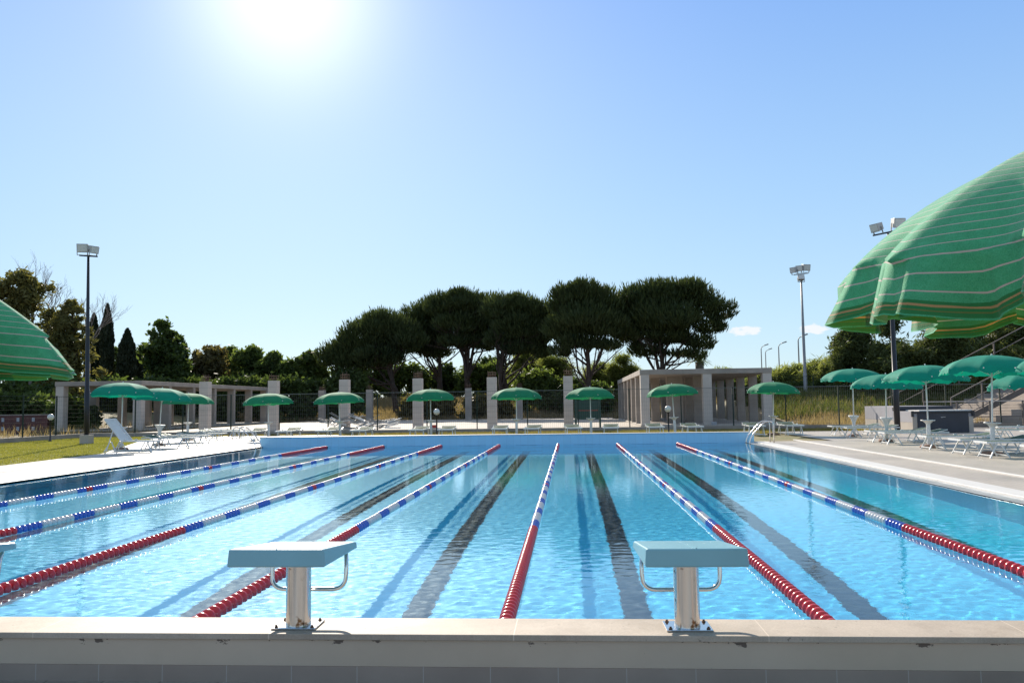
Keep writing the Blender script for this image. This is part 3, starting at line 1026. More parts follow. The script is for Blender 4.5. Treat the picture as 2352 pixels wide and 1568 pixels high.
for (x, y, rz, lab) in [(-13.5, 29.6, 176, 'just behind the one with the raised backrest'), (-14.0, 31.8, 182, 'beside the middle left umbrella'),
                        (-14.3, 34.0, 178, 'left of the farthest left deck umbrella stand'), (-14.8, 37.1, 184, 'right of the farthest left deck umbrella stand'), (-15.4, 39.0, 176, 'farthest away beside the grass strip')]:
    sunbed(x, y, .02, R(rz), 'flat white sunbed on the left deck, ' + lab, gl)
gf = 'white sunbeds beyond the far pool wall'
z2 = 3.675
fb = [(-30, 'far left beside the pool ladder'), (290, 'right of the first umbrella'), (650, 'left of the second umbrella'), (965, 'right of the second umbrella'), (1490, 'left of the third umbrella'),
      (1757, 'right of the third umbrella'), (2243, 'left of the fourth umbrella')]
fb2 = [(182, 'right of the fourth umbrella'), (570, 'left of the fifth umbrella'), (898, 'right of the fifth umbrella'), (1312, 'left of the sixth umbrella'), (1665, 'right of the sixth umbrella'), (2220, 'left of the seventh umbrella')]
us = [((640 + a / z2) * .91875, l) for a, l in fb] + [((1280 + a / z2) * .91875, l) for a, l in fb2] + [((1920 + 195 * .29977) * .91875, 'right of the seventh umbrella')]
for u, lab in us:
    x = at(u, 950, 35.4).x
    sunbed(x, 34.8, .0, R(90 + rng.uniform(-4, 4)), 'flat white sunbed beyond the far pool wall, ' + lab, gf, 1.15)

# ------------------------------------------------------------------ kerbs and fences
def kerb(x0, y0, x1, y1, label, h=.22):
    t = empty('kerb_wall', (x0, y0, 0)); tag(t, label, 'wall')
    mb = MB(); mb.bar((0, 0, h / 2 - .02), (x1 - x0, y1 - y0, h / 2 - .02), .2, h + .04); mb.build('wall', M['concrete'], t)
    d = Vector((x1 - x0, y1 - y0, 0)); n = int(d.length / 2.5)
    mb = MB()
    for i in range(1, n):
        p = d * (i / n); q = d.normalized() * .01
        mb.bar(p - q + Vector((0, 0, h / 2)), p + q + Vector((0, 0, h / 2)), .206, h - .01)
    mb.build('joint', M['concrete_light'], t)
kerb(-25.1, 42.4, 21.5, 42.4, 'low concrete kerb wall under the mesh fence behind the far umbrellas')
kerb(-25.1, 4.0, -25.1, 42.28, 'low concrete kerb wall under the fence along the left side of the lawn')

def fence(x0, y0, x1, y1, z0, h, label, wire, vs=.10, hs=.2, posts=2.5, th=.006):
    t = empty('mesh_fence', (x0, y0, z0)); tag(t, label, 'fence')
    d = Vector((x1 - x0, y1 - y0, 0)); L = d.length; u = d.normalized()
    def barlist(ps, w):
        # thin 3-sided prisms, vectorised
        V = []; Fc = []
        for a, b in ps:
            dd = (b - a).normalized()
            s = dd.cross(Vector((.3, .5, .8))).normalized(); q = dd.cross(s)
            n = len(V)
            for p in (a, b):
                for k in range(3):
                    an = k * 2.0944
                    V.append(p + (s * math.cos(an) + q * math.sin(an)) * w)
            for k in range(3):
                k2 = (k + 1) % 3
                Fc.append((n + k, n + k2, n + 3 + k2, n + 3 + k))
        return V, Fc
    ps = []
    for i in range(int(L / vs) + 1):
        p = u * (i * vs)
        ps.append((p + Vector((0, 0, .02)), p + Vector((0, 0, h))))
    k = 0
    while k * hs <= h - .01:
        ps.append((Vector((0, 0, .05 + k * hs)), u * L + Vector((0, 0, .05 + k * hs)))); k += 1
    V, Fc = barlist(ps, th / 2)
    np_obj('mesh_panel', [tuple(p) for p in V], Fc, wire, t)
    n = int(L / posts)
    for i in range(n + 1):
        p = u * (L * i / n)
        mb = MB(); mb.box((p.x - .025, p.y - .025, -.15), (p.x + .025, p.y + .025, h + .03)); mb.build('post', M['wire_dark'], t)
    mb = MB(); mb.bar((0, 0, h + .0), u * L + Vector((0, 0, h)), .03, .02); mb.build('top_rail', wire, t)
fence(-25.1, 42.4, 20.8, 42.4, .22, 1.88, 'wire mesh fence on the kerb behind the far row of umbrellas', M['wire'])
fence(-25.1, 12.0, -25.1, 42.2, .22, 1.88, 'dark wire mesh fence along the left side of the lawn', M['wire_dark'], .15)
fence(9, 62, 30, 56, 1.5, 1.6, 'upper wire fence on the dry grass bank at the right', M['wire_dark'], .15)

# ------------------------------------------------------------------ free columns with rebar
def column(x, y, w, h, label, group, mat='concrete'):
    t = empty('concrete_column', (x, y, .14)); tag(t, label, 'column', group)
    mb = MB(); mb.box((-w / 2, -w / 2, 0), (w / 2, w / 2, h)); s = mb.build('shaft', M[mat], t, .01)
    mb = MB()
    for k in range(1, int(h / .3)):
        mb.box((-w / 2 - .003, -w / 2 - .003, k * .3), (w / 2 + .003, w / 2 + .003, k * .3 + .012))
    mb.build('formwork_line', M['concrete'], s)
    mb = MB()
    for a in (-.38, -.13, .13, .38):
        for b in (-.38, .38):
            hh = h + .35 + rng.uniform(-.08, .1)
            mb.tube([(a * w, b * w, h - .1), (a * w + rng.uniform(-.02, .02), b * w, hh)], .012, 5)
    for z in (h + .12, h + .26):
        mb.tube([(-.4 * w, -.4 * w, z), (.4 * w, -.4 * w, z), (.4 * w, .4 * w, z), (-.4 * w, .4 * w, z), (-.4 * w, -.4 * w, z)], .009, 4)
    mb.build('rebar', M['rust'], t)
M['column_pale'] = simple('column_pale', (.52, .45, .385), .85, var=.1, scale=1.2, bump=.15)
for u, lab in ((472, 'in front of the left pavilion'), (629, 'behind the first umbrella of the far row'), (792, 'behind the second umbrella of the far row'), (960, 'left of the third umbrella of the far row'),
               (1130, 'between the third and fourth far umbrellas'), (1305, 'left of the fifth umbrella of the far row')):
    column(at(u, 900, 45).x, 45, .50, 2.74, 'tall pale concrete column with rebar, ' + lab, 'front row of free concrete columns', 'column_pale')
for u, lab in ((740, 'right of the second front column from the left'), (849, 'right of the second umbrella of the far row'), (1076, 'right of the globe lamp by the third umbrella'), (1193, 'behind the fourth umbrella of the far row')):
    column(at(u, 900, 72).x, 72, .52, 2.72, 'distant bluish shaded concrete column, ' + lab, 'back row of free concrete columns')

# ------------------------------------------------------------------ open concrete pavilions
def pavilion(x0, x1, y0, y1, label, fx, sx, inner, h=3.02, ysp=3.4):
    t = empty('concrete_pavilion', ((x0 + x1) / 2, (y0 + y1) / 2, .14)); tag(t, label, 'pavilion')
    ox, oy = (x0 + x1) / 2, (y0 + y1) / 2
    mb = MB(); mb.box((x0 - ox, y0 - oy, h - .27), (x1 - ox, y1 - oy, h)); mb.build('roof_slab', M['concrete'], t, .015)
    n = int((y1 - y0) / ysp)
    def col(x, y, wx, wy):
        mb = MB(); mb.box((x - wx / 2 - ox, y - wy / 2 - oy, 0), (x + wx / 2 - ox, y + wy / 2 - oy, h - .268))
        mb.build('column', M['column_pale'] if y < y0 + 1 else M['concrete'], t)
    for x in fx:
        for k in range(n + 1):
            y = y0 + .28 + (y1 - y0 - .56) * k / n
            col(x, y, sx, .5 if k in (0, n) else .34)
    for (x, y, a, b) in inner:
        col(x, y, a, b)
    mb = MB(); mb.box((x0 - ox, y0 - oy, -.02), (x1 - ox, y1 - oy, .10)); mb.build('plinth', M['concrete_light'], t)
    return t
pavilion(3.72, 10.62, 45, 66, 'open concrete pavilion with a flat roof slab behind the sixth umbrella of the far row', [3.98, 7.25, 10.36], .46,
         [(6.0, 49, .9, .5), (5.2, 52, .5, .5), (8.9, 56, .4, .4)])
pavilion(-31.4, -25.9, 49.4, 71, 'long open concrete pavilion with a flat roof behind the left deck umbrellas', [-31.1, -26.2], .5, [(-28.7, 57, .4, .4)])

# ------------------------------------------------------------------ lamps and masts
def floodlight(mb_parent, p, yaw, pitch, s=1.0):
    hp = empty('floodlight', p, R(yaw)); hp.parent = mb_parent; hp.rotation_euler = (R(pitch), 0, R(yaw))
    return hp
def flood(parent, p, yaw, pitch, s=1.0):
    Mx = Matrix.Translation(p) @ Matrix.Rotation(R(yaw), 4, 'Z') @ Matrix.Rotation(R(pitch), 4, 'X')
    def tr(mb):
        mb.v = [tuple(Mx @ (Vector(v) * s)) for v in mb.v]; return mb
    mb = MB(); mb.hexa([(-.17, .16, -.13), (.17, .16, -.13), (.20, -.16, -.17), (-.20, -.16, -.17), (-.17, .16, .15), (.17, .16, .15), (.20, -.16, .17), (-.20, -.16, .17)][0:4] +
                       [(-.17, .16, .15), (.17, .16, .15), (.20, -.16, .17), (-.20, -.16, .17)])
    for k in range(-2, 3):
        mb.box((k * .06 - .008, .16, -.10), (k * .06 + .008, .21, .12))
    hd = tr(mb).build('floodlight_head', M['grey_light'], parent, .008)
    mb = MB(); mb.box((-.165, -.172, -.13), (.165, -.158, .13)); tr(mb).build('glass', M['lamp_glass'], hd)
    mb = MB()
    for q in (-.215, .215):
        mb.bar((q, 0, 0), (q, 0, -.27), .02, .05)
    mb.bar((-.215, 0, -.27), (.215, 0, -.27), .05, .02); tr(mb).build('bracket', M['grey_metal'], hd)
M['grey_light'] = simple('lamp_housing', (.45, .44, .42), .5, .2, var=.08)

def lamp_mast(name, x, y, z, h, r0, r1, mat, label, heads, bar=None, cat='floodlight mast', plinth=True):
    t = empty(name, (x, y, z)); tag(t, label, cat)
    mb = MB(); mb.tube([(0, 0, 0), (0, 0, h * .28), (0, 0, h * .282), (0, 0, h * .6), (0, 0, h)], [r0, r0, r0 * .84, r0 * .72, r1], 12); mb.build('pole', mat, t)
    if plinth:
        mb = MB(); mb.box((-.2, -.2, -.1), (.2, .2, .38)); mb.build('plinth', M['concrete_light'], t, .01)
    if bar:
        a, b = bar
        mb = MB(); mb.bar(a, b, .08, .06); mb.build('crossbar', mat, t)
    for p, yaw, pitch, s in heads:
        flood(t, Vector(p), yaw, pitch, s)
    return t
gp = ground(199, 1019, .0)
lamp_mast('floodlight_mast', gp.x, gp.y, 0, 7.95, .105, .05, M['dark_metal'], 'tall black floodlight mast on the left lawn with two floodlights on top',
          [((-.24, 0, 8.34), 20, 12, 1.1), ((.2, .0, 8.26), 62, 14, .95)], ((-.42, .05, 8.04), (.42, -.05, 7.94))).rotation_euler = (0, R(-.9), 0)
gp = ground(2062, 996, .0)
lamp_mast('floodlight_mast', gp.x, gp.y, 0, 8.3, .12, .05, M['dark_metal'], 'tall black floodlight mast behind the teal umbrellas with two floodlights on top',
          [((-.45, 0, 8.57), -62, 18, 1.05), ((.40, .0, 8.73), 6, 12, 1.2)], ((-.62, 0, 8.23), (.66, 0, 8.47)), plinth=False)
p = at(1852, 940, 60)
lamp_mast('floodlight_mast', p.x, 60, .6, 9.6, .13, .055, M['grey_metal'], 'tall grey steel mast on the dry bank at the right carrying a cluster of floodlights',
          [((-.45, 0, 10.0), -55, 10, 1.2), ((-.08, 0, 10.1), -25, 8, 1.2), ((.32, .0, 10.15), 15, 10, 1.35), ((-.05, -.1, 9.4), 0, -20, 1.1)], ((-.5, 0, 9.65), (.5, 0, 9.75)), plinth=False)
def street_lamp(u, v, y, label, s=1):
    p = at(u, v, y); z0 = float(terrain(p.x, y)); h = p.z - z0
    t = empty('street_lamp', (p.x, y, z0)); tag(t, label, 'street lamp', 'distant street lamps at the right')
    mb = MB(); mb.tube([(0, 0, 0), (0, 0, h - .3), (s * .1, 0, h), (s * .5, 0, h + .22)], [.10, .07, .055, .04], 8); mb.build('pole', M['grey_metal'], t)
    mb = MB(); mb.hexa([(s * .4, -.15, h + .14), (s * 1.15, -.12, h + .36), (s * 1.15, .12, h + .36), (s * .4, .15, h + .14), (s * .45, -.12, h + .30), (s * 1.05, -.1, h + .52), (s * 1.05, .1, h + .52), (s * .45, .12, h + .30)])
    mb.build('lamp_head', M['grey_metal'], t)
street_lamp(1748, 797, 130, 'thin distant street lamp, leftmost of the group left of the grey mast')
street_lamp(1758, 806, 145, 'short distant street lamp just right of the leftmost one')
street_lamp(1788, 792, 118, 'thin distant street lamp in the middle of the group over the reeds')
street_lamp(1833, 776, 100, 'thin street lamp close to the left side of the grey mast')
def globe_lamp(x, y, label):
    t = empty('globe_lamp', (x, y, 0)); tag(t, label, 'garden lamp', 'globe lamps by the fence')
    mb = MB(); mb.lathe([(.07, 0), (.07, .06), (.035, .08), (.03, .92), (.06, .94), (.07, 1.0)], (0, 0, 0), 12); mb.build('post', M['dark_metal'], t)
    mb = MB(); mb.lathe([(.07 if k == 0 else .145 * math.sin(math.pi * (k + .9) / 12.9), -.145 * math.cos(math.pi * (k + .9) / 12.9)) for k in range(13)], (0, 0, 1.12), 16); mb.build('globe', M['lamp_glass'], t)
g = ground(115, 1014, 0); globe_lamp(g.x, g.y, 'small black garden lamp with a glass globe on the left lawn')
globe_lamp(at(1003, 960, 38.5).x, 38.5, 'black garden lamp with a glass globe right of the third umbrella of the far row')
globe_lamp(at(1535, 960, 38.0).x, 38.0, 'black garden lamp with a glass globe left of the sixth umbrella of the far row')

# ------------------------------------------------------------------ right side: cabinet, railing, stand
t = empty('storage_box', (15.25, 39.2, 0)); tag(t, 'long low concrete storage box with a dark front door panel behind the teal umbrellas', 'storage box')
mb = MB(); mb.box((-1.2, -3.38, 0), (1.2, -1.3, .45)); mb.box((-1.2, -1.3, 0), (1.2, 2.2, .5)); mb.build('lower_wall', M['concrete_light'], t)
mb = MB(); mb.box((-1.203, -3.383, .452), (1.203, -1.303, .90)); mb.box((-1.203, -1.297, .502), (1.203, 2.2, 1.10)); mb.build('upper_panel', M['panel_grey'], t, .005)
mb = MB(); mb.box((-1.0, -3.43, .03), (1.02, -3.39, .82)); d = mb.build('door', M['cabinet'], t, .006)
mb = MB(); mb.box((-.08, -3.445, .64), (.0, -3.432, .67)); mb.box((-.02, -3.445, .655), (.1, -3.432, .675)); mb.build('latch', M['grey_light'], d)
mb = MB(); mb.box((-1.22, -3.45, .82), (1.22, -3.385, .90)); mb.box((-1.25, -3.47, .68), (-1.16, -3.384, .92)); mb.box((1.16, -3.47, .68), (1.25, -3.384, .92)); mb.build('lintel', M['dark_metal'], t)
for sx in (-1.12, 1.12):
    mb = MB(); mb.box((sx - .09, -3.42, 0), (sx + .09, -3.385, .68)); mb.build('jamb', M['concrete_light'], t)
mb = MB(); mb.box((-1.25, -1.9, .92), (1.1, -1.36, 1.10)); mb.build('rolled_cover', M['cabinet'], t, .03)
mb = MB(); mb.box((-.9, -3.35, .905), (1.2, -1.95, .95)); mb.build('lid', M['coping_white'], t)

def railing(x0, y0, z0, x1, y1, z1, h, label, nposts, mid=(.35, .7), wires=8, parent=None):
    if parent is None:
        t = empty('steel_railing', (x0, y0, z0)); tag(t, label, 'railing')
        o = Vector((0, 0, 0)); par = t
    else:
        par = parent; o = Vector((x0, y0, z0)) - parent.location
    d = Vector((x1 - x0, y1 - y0, z1 - z0))
    mb = MB(); mb.bar(o + Vector((0, 0, h)), o + d + Vector((0, 0, h)), .07, .05); mb.build('top_rail', M['brown_metal'] if parent else M['rail_pale'], par)
    mb = MB()
    for m in mid:
        mb.bar(o + Vector((0, 0, h * m)), o + d + Vector((0, 0, h * m)), .05, .04)
    mb.build('mid_rail', M['brown_metal'], par)
    mb = MB()
    for k in range(wires):
        z = h * (.08 + .88 * k / wires)
        mb.bar(o + Vector((0, 0, z)), o + d + Vector((0, 0, z)), .012)
    mb.build('wires', M['brown_metal'], par)
    for k in range(nposts):
        p = o + d * (k / (nposts - 1))
        mb = MB(); mb.box((p.x - .035, p.y - .035, p.z), (p.x + .035, p.y + .035, p.z + h)); mb.build('post', M['brown_metal'], par)
M['rail_pale'] = simple('rail_pale', (.42, .36, .32), .5, .2)
railing(16.9, 41.6, .0, 29, 41.6, .0, 1.27, 'brown steel railing with thin wires behind the right deck', 9, (.06, .42))
t = empty('grandstand', (24.5, 46, 0)); tag(t, 'stepped concrete grandstand with a diagonal steel stair railing at the far right', 'grandstand')
for k in range(9):
    mb = MB(); x = 20.0 + k * .75 - 24.5; z = .28 * (k + 1)
    mb.box((x, -3.2 + .002 * k, -.05), (x + .75 + (6.75 - .75 * k if k == 8 else .0), 5, z)); mb.build('step', M['brown_concrete'] if False else M['concrete'], t)
mb = MB(); mb.hexa([(-5.6, -3.30, .05), (1.9, -3.30, 3.75), (1.9, -3.22, 3.75), (-5.6, -3.22, .05), (-5.6, -3.30, .35), (1.9, -3.30, 4.05), (1.9, -3.22, 4.05), (-5.6, -3.22, .35)]); mb.build('stringer', M['brown_metal'], t)
railing(18.6, 42.6, .15, 29.0, 42.6, 5.5, 1.3, '', 8, (.1, .55), 0, t)
railing(18.6, 51, .15, 29.0, 51, 5.5, 1.3, '', 6, (.5,), 0, t)

# ------------------------------------------------------------------ things in the yard behind the fence
gp_ = at(1350, 940, 43.5)
t = empty('notice_board', (gp_.x, 43.5, .14)); tag(t, 'dark green notice board between two posts behind the fifth umbrella of the far row', 'notice board')
for s in (-.62, .62):
    mb = MB(); mb.box((s - .05, -.05, -.1), (s + .05, .05, 1.75)); mb.build('post', M['board_green'], t)
mb = MB(); mb.box((-.565, -.02, .45), (.565, .02, 1.45)); b = mb.build('panel', M['board_green'], t)
mb = MB(); mb.box((-.52, -.026, .90), (.52, -.021, .93)); mb.build('stripe', M['red_paint'], b)
def chair_pile(u, y, label, n, sd):
    r = random.Random(sd)
    p = at(u, 970, y)
    t = empty('scrap_pile', (p.x, y, .14)); tag(t, label, 'scrap pile')
    for grp in range(3):
        mb = MB()
        for k in range(n):
            a = Vector((r.uniform(-.9, .9), r.uniform(-.4, .4), r.uniform(.05, .55)))
            b = a + Vector((r.choice((-1, 1)) * r.uniform(.5, .9), r.uniform(-.3, .3), r.uniform(-.05, .45)))
            mb.bar(a, b, .03)
            mb.bar(a + Vector((0, .25, .03)), b + Vector((0, .25, .03)), .03)
            mb.bar(a, a + Vector((0, .25, .03)), .025)
        mb.build('bent_frame', M['grey_metal'] if grp else M['white_metal'], t)
chair_pile(858, 44, 'heap of broken chair frames right of the second umbrella of the far row', 9, 3)
chair_pile(795, 44, 'low heap of bent metal frames behind the second umbrella of the far row', 6, 4)
t = empty('maroon_wall', (at(30, 950, 55).x + 1.6, 50, 0)); tag(t, 'low maroon block wall with rows of pale slots behind the left fence', 'wall')
mb = MB(); mb.box((-12, -.2, -.1), (4.2, .2, 1.15)); mb.build('wall', M['maroon'], t)
mb = MB(); mb.box((-12, -.22, 1.15), (4.22, .22, 1.2)); mb.build('capping', M['concrete'], t)
for r_ in range(2):
    for k in range(16):
        mb = MB(); mb.box((-11.5 + k * .98, -.205, .22 + r_ * .55), (-11.32 + k * .98, -.19, .46 + r_ * .55)); mb.build('slot', M['pale_slot'], t)
for i, (u, y, c, lab) in enumerate([(998, 44.2, 'red_paint', 'small red and white block lying on the paving behind the fence'), (1640, 43.6, 'pale_slot', 'small pale box on the paving in front of the right pavilion')]):
    p = at(u, 980, y)
    t = empty('paving_block', (p.x, y, .14)); tag(t, lab, 'block')
    mb = MB(); mb.box((-.35, -.15, 0), (.35, .15, .1)); mb.build('base', M['concrete_light'], t, .01)
    mb = MB(); mb.box((-.12, -.1, .1), (.14, .1, .26)); mb.build('top', M[c], t, .01)

# ------------------------------------------------------------------ vegetation
def quads_from(c, nrm_a, nrm_b, su, sv):
    """c (n,3) centres, nrm_a / nrm_b (n,3) axes, sizes (n,)"""
    a = nrm_a * su[:, None]; b = nrm_b * sv[:, None]
    V = np.stack([c - a - b * .2, c - a * .15 + b * .0 - b, c + a * .9, c + b], 1)
    V = np.stack([c - a, c - b, c + a, c + b], 1).reshape(-1, 3)
    Fc = np.arange(len(V)).reshape(-1, 4)
    return V, Fc
def runit(rs, n):
    v = rs.normal(size=(n, 3)); return v / np.linalg.norm(v, axis=1, keepdims=True)

def leaf_cloud(rs, blobs, n, size, up=0., shell=.55, asp=.45, droop=0., flatbottom=0., out=0.):
    """leaves spread through a set of ellipsoid blobs (x,y,z,rx,ry,rz)"""
    B_ = np.array(blobs, float)
    vol = B_[:, 3] * B_[:, 4] * B_[:, 5]
    w = vol ** .8; w /= w.sum()
    k = rs.choice(len(B_), n, p=w)
    d = runit(rs, n)
    if flatbottom:
        d[:, 2] = np.where(d[:, 2] < 0, d[:, 2] * (1 - flatbottom), d[:, 2])
    r = shell + (1 - shell) * rs.rand(n) ** .7
    r *= 1 + (.10 if shell > .3 else .36) * rs.normal(size=n).clip(-1, 2.2)
    c = B_[k, :3] + d * r[:, None] * B_[k, 3:6]
    a = runit(rs, n) * (1 - out) + d * out * 1.4
    a[:, 2] += up
    a /= np.linalg.norm(a, axis=1, keepdims=True)
    b = np.cross(a, runit(rs, n)); b /= (np.linalg.norm(b, axis=1, keepdims=True) + 1e-6)
    s = size * (.6 + .8 * rs.rand(n))
    return quads_from(c, a, b, s, s * asp)

def trunk_mesh(rs, base, top, r0, limbs, sub=True):
    mb = MB()
    base = Vector(base); top = Vector(top)
    pts = []
    n = 7
    off = Vector((rs.normal() * .12, rs.normal() * .12, 0))
    for i in range(n + 1):
        q = i / n
        pts.append(base.lerp(top, q) + off * math.sin(q * math.pi) * 1.5)
    mb.tube(pts, [r0 * (1 - .72 * i / n) * (1.25 if i == 0 else 1) for i in range(n + 1)], 9)
    for (q, tip, r) in limbs:
        p = base.lerp(top, q) + off * math.sin(q * math.pi) * 1.5
        tip = Vector(tip)
        m1 = p.lerp(tip, .35) + Vector((rs.normal() * .25, rs.normal() * .25, -.25 + rs.normal() * .15))
        m2 = p.lerp(tip, .7) + Vector((rs.normal() * .25, rs.normal() * .25, .05))
        mb.tube([p, m1, m2, tip], [r, r * .75, r * .5, r * .15], 6)
        if sub:
            for j in range(5):
                st = [m1, m2, m2, m1.lerp(m2, .5), tip.lerp(m2, .4)][j]
                e = st + (tip - p).normalized() * rs.uniform(.5, 1.4) + Vector((rs.normal() * .7, rs.normal() * .7, rs.uniform(-.2, 1.1)))
                md = st.lerp(e, .5) + Vector((rs.normal() * .12, rs.normal() * .12, 0))
                mb.tube([st, md, e], [r * .32, r * .2, r * .05], 4)
                for jj in range(2):
                    e2 = md + Vector((rs.normal() * .6, rs.normal() * .5, rs.uniform(-.3, .6)))
                    mb.tube([md, e2], [r * .14, r * .03], 3)
    return mb

def tree(name, x, y, blobs, leaf, n, size, label, cat, group, trunk=None, seed=1, mat='bark', z0=None, **kw):
    """blobs are given in metres from the trunk foot"""
    rs = np.random.RandomState(seed)
    z0 = float(terrain(x, y)) if z0 is None else z0
    t = empty(name, (x, y, z0)); tag(t, label, cat, group)
    V, Fc = leaf_cloud(rs, blobs, n, size, **kw)
    np_obj('crown', V, Fc, leaf, t)
    if trunk:
        trunk_mesh(rs, *trunk).build('trunk', M[mat], t)
    return t

PX = lambda y: F / y
# the row of umbrella pines: outline points (u, v, radius px) for each, measured on the photograph's proportions
def pine(u_tr, y, puffs, label, seed, n=15000, split=None, lean=0):
    x = at(u_tr, 900, y).x
    z0 = float(terrain(x, y))
    rs = np.random.RandomState(seed)
    blobs = []
    px = PX(y)
    for (u, v, ru, rv) in puffs:
        ru *= 1.12; rv *= 1.06
        c = at(u, v + 4, y)
        ry = ru / px * 1.0
        m = max(6, int(ru * rv / 190))
        # every puff is a handful of smaller tufty clumps
        for k in range(m):
            d = runit(rs, 1)[0]
            q = .86 * rs.rand() ** .4
            rr = .30 + .16 * rs.rand()
            blobs.append((c.x - x + d[0] * q * ru / px, d[1] * q * ry, c.z - z0 + d[2] * q * rv / px * .8, ru / px * rr, ry * rr, rv / px * rr * .9))
        blobs.append((c.x - x, 0, c.z - z0, ru / px * .98, ry * .9, rv / px * .92))
    t = empty('umbrella_pine', (x, y, z0)); tag(t, label, 'tree', 'row of umbrella pines behind the yard')
    V, Fc = leaf_cloud(rs, blobs, int(n * 1.5), .27, up=1.1, shell=.4, asp=.17, flatbottom=.35, out=.55)
    np_obj('crown', V, Fc, M['pine'], t)
    zt = max(b[2] for b in blobs)
    limbs = []
    low = sorted(blobs, key=lambda b: b[2])
    for k in range(15):
        b = low[int(len(low) * (k / 18.0))]
        limbs.append((rs.uniform(.32, .8), (b[0] + rs.normal() * .3, b[1] * .8, b[2] + rs.uniform(-.2, .6)), rs.uniform(.07, .13)))
    mb = trunk_mesh(rs, (0, 0, -.3), (lean, 0, zt * .72), .34, limbs)
    if split:
        for (du, h0) in split:
            m2 = trunk_mesh(rs, (0, 0, h0), (du, rs.normal() * .5, zt * .7), .22, [(rs.uniform(.5, .9), (du + rs.normal() * 1.6, rs.normal() * 2, zt * rs.uniform(.5, .7)), .08) for _ in range(6)])
            mb.add(m2.v, m2.f, True)
    mb.build('trunk', M['bark'], t)
pine(912, 82, [(782, 812, 44, 42), (830, 775, 55, 50), (880, 745, 55, 42), (925, 770, 45, 50), (860, 815, 62, 36), (800, 842, 40, 26)],
     'leftmost umbrella pine of the row, low rounded crown reaching down over the shrubs', 11, 26000, lean=-.8, split=[(-1.6, 2.0)])
pine(1010, 86, [(955, 735, 45, 45), (990, 712, 40, 38), (1000, 765, 45, 40), (960, 785, 36, 30), (1000, 802, 38, 26), (945, 765, 34, 44), (1125, 740, 34, 36)],
     'second umbrella pine from the left, its crown merged between two larger ones', 12, 17000)
pine(1073, 83, [(1020, 700, 45, 38), (1065, 694, 52, 35), (1110, 700, 42, 36), (1060, 738, 60, 34), (1105, 750, 36, 34), (1060, 778, 52, 24), (1110, 785, 30, 20)],
     'third umbrella pine from the left, with a broad flat crown over a forked trunk', 13, 22000, split=[(-1.0, 2.4), (.8, 3.2)])
pine(1163, 80, [(1150, 705, 45, 38), (1195, 700, 42, 34), (1232, 715, 38, 36), (1190, 748, 58, 38), (1150, 775, 36, 26), (1232, 770, 32, 34), (1195, 795, 46, 22), (1245, 803, 26, 18), (1262, 740, 34, 40)],
     'fourth umbrella pine from the left, standing behind the column between two umbrellas', 14, 22000, split=[(-1.2, 2.6)])
pine(1345, 76, [(1300, 690, 42, 45), (1345, 672, 45, 38), (1388, 690, 38, 42), (1345, 730, 78, 45), (1290, 752, 42, 40), (1395, 745, 38, 36), (1330, 780, 50, 22), (1288, 802, 28, 18), (1395, 788, 30, 18)],
     'fifth umbrella pine from the left, tall and dome shaped with a straight single trunk', 15, 27000)
pine(1527, 78, [(1460, 690, 50, 45), (1515, 670, 58, 38), (1575, 672, 55, 40), (1620, 695, 40, 40), (1520, 725, 90, 48), (1655, 712, 34, 30), (1630, 745, 38, 26), (1450, 760, 42, 40), (1480, 800, 38, 24), (1610, 782, 34, 24), (1600, 812, 26, 16), (1530, 768, 60, 22), (1560, 806, 34, 12), (1425, 735, 36, 44)],
     'rightmost umbrella pine with the widest crown, reaching out over the right pavilion', 16, 33000, split=[(-.9, 2.2)])

# cypresses
def cypress(u, vtop, w, y, seed, label):
    x = at(u, 800, y).x; z0 = float(terrain(x, y)); h = at(u, vtop, y).z - z0; r = w / PX(y) / 2
    rs = np.random.RandomState(seed)
    n = 15000
    q = rs.rand(n) ** .8
    prof = r * np.clip(np.minimum(1.15 - q * .25, 2.6 * (1 - q) ** .75), .02, None) * (1 + .12 * np.sin(q * 40 + rs.rand()) * rs.rand(n))
    a = rs.rand(n) * 6.283
    rad = prof * (.55 + .5 * rs.rand(n))
    c = np.stack([np.cos(a) * rad, np.sin(a) * rad, .3 + q * (h - .3)], -1)
    up = np.stack([np.cos(a) * .25, np.sin(a) * .25, np.ones(n)], -1) + rs.normal(size=(n, 3)) * .22
    up /= np.linalg.norm(up, axis=1, keepdims=True)
    sd_ = np.cross(up, runit(rs, n)); sd_ /= np.linalg.norm(sd_, axis=1, keepdims=True)
    s = .20 * (.6 + .8 * rs.rand(n))
    V, Fc = quads_from(c, up, sd_, s, s * .35)
    t = empty('cypress_tree', (x, y, z0)); tag(t, label, 'tree', 'cypresses at the left')
    np_obj('crown', V, Fc, M['cypress'], t)
    mb = MB(); mb.tube([(0, 0, -.2), (0, 0, h * .9)], [.18, .03], 7); mb.build('trunk', M['bark'], t)
cypress(214, 722, 34, 84, 1, 'slim dark cypress just right of the left floodlight mast')
cypress(245, 700, 30, 84, 2, 'tallest and slimmest dark cypress, second from the left floodlight mast')
cypress(292, 757, 40, 84, 3, 'broad pointed dark cypress, third from the left floodlight mast')
cypress(317, 815, 24, 86, 4, 'small short cypress pressed against the broad one')

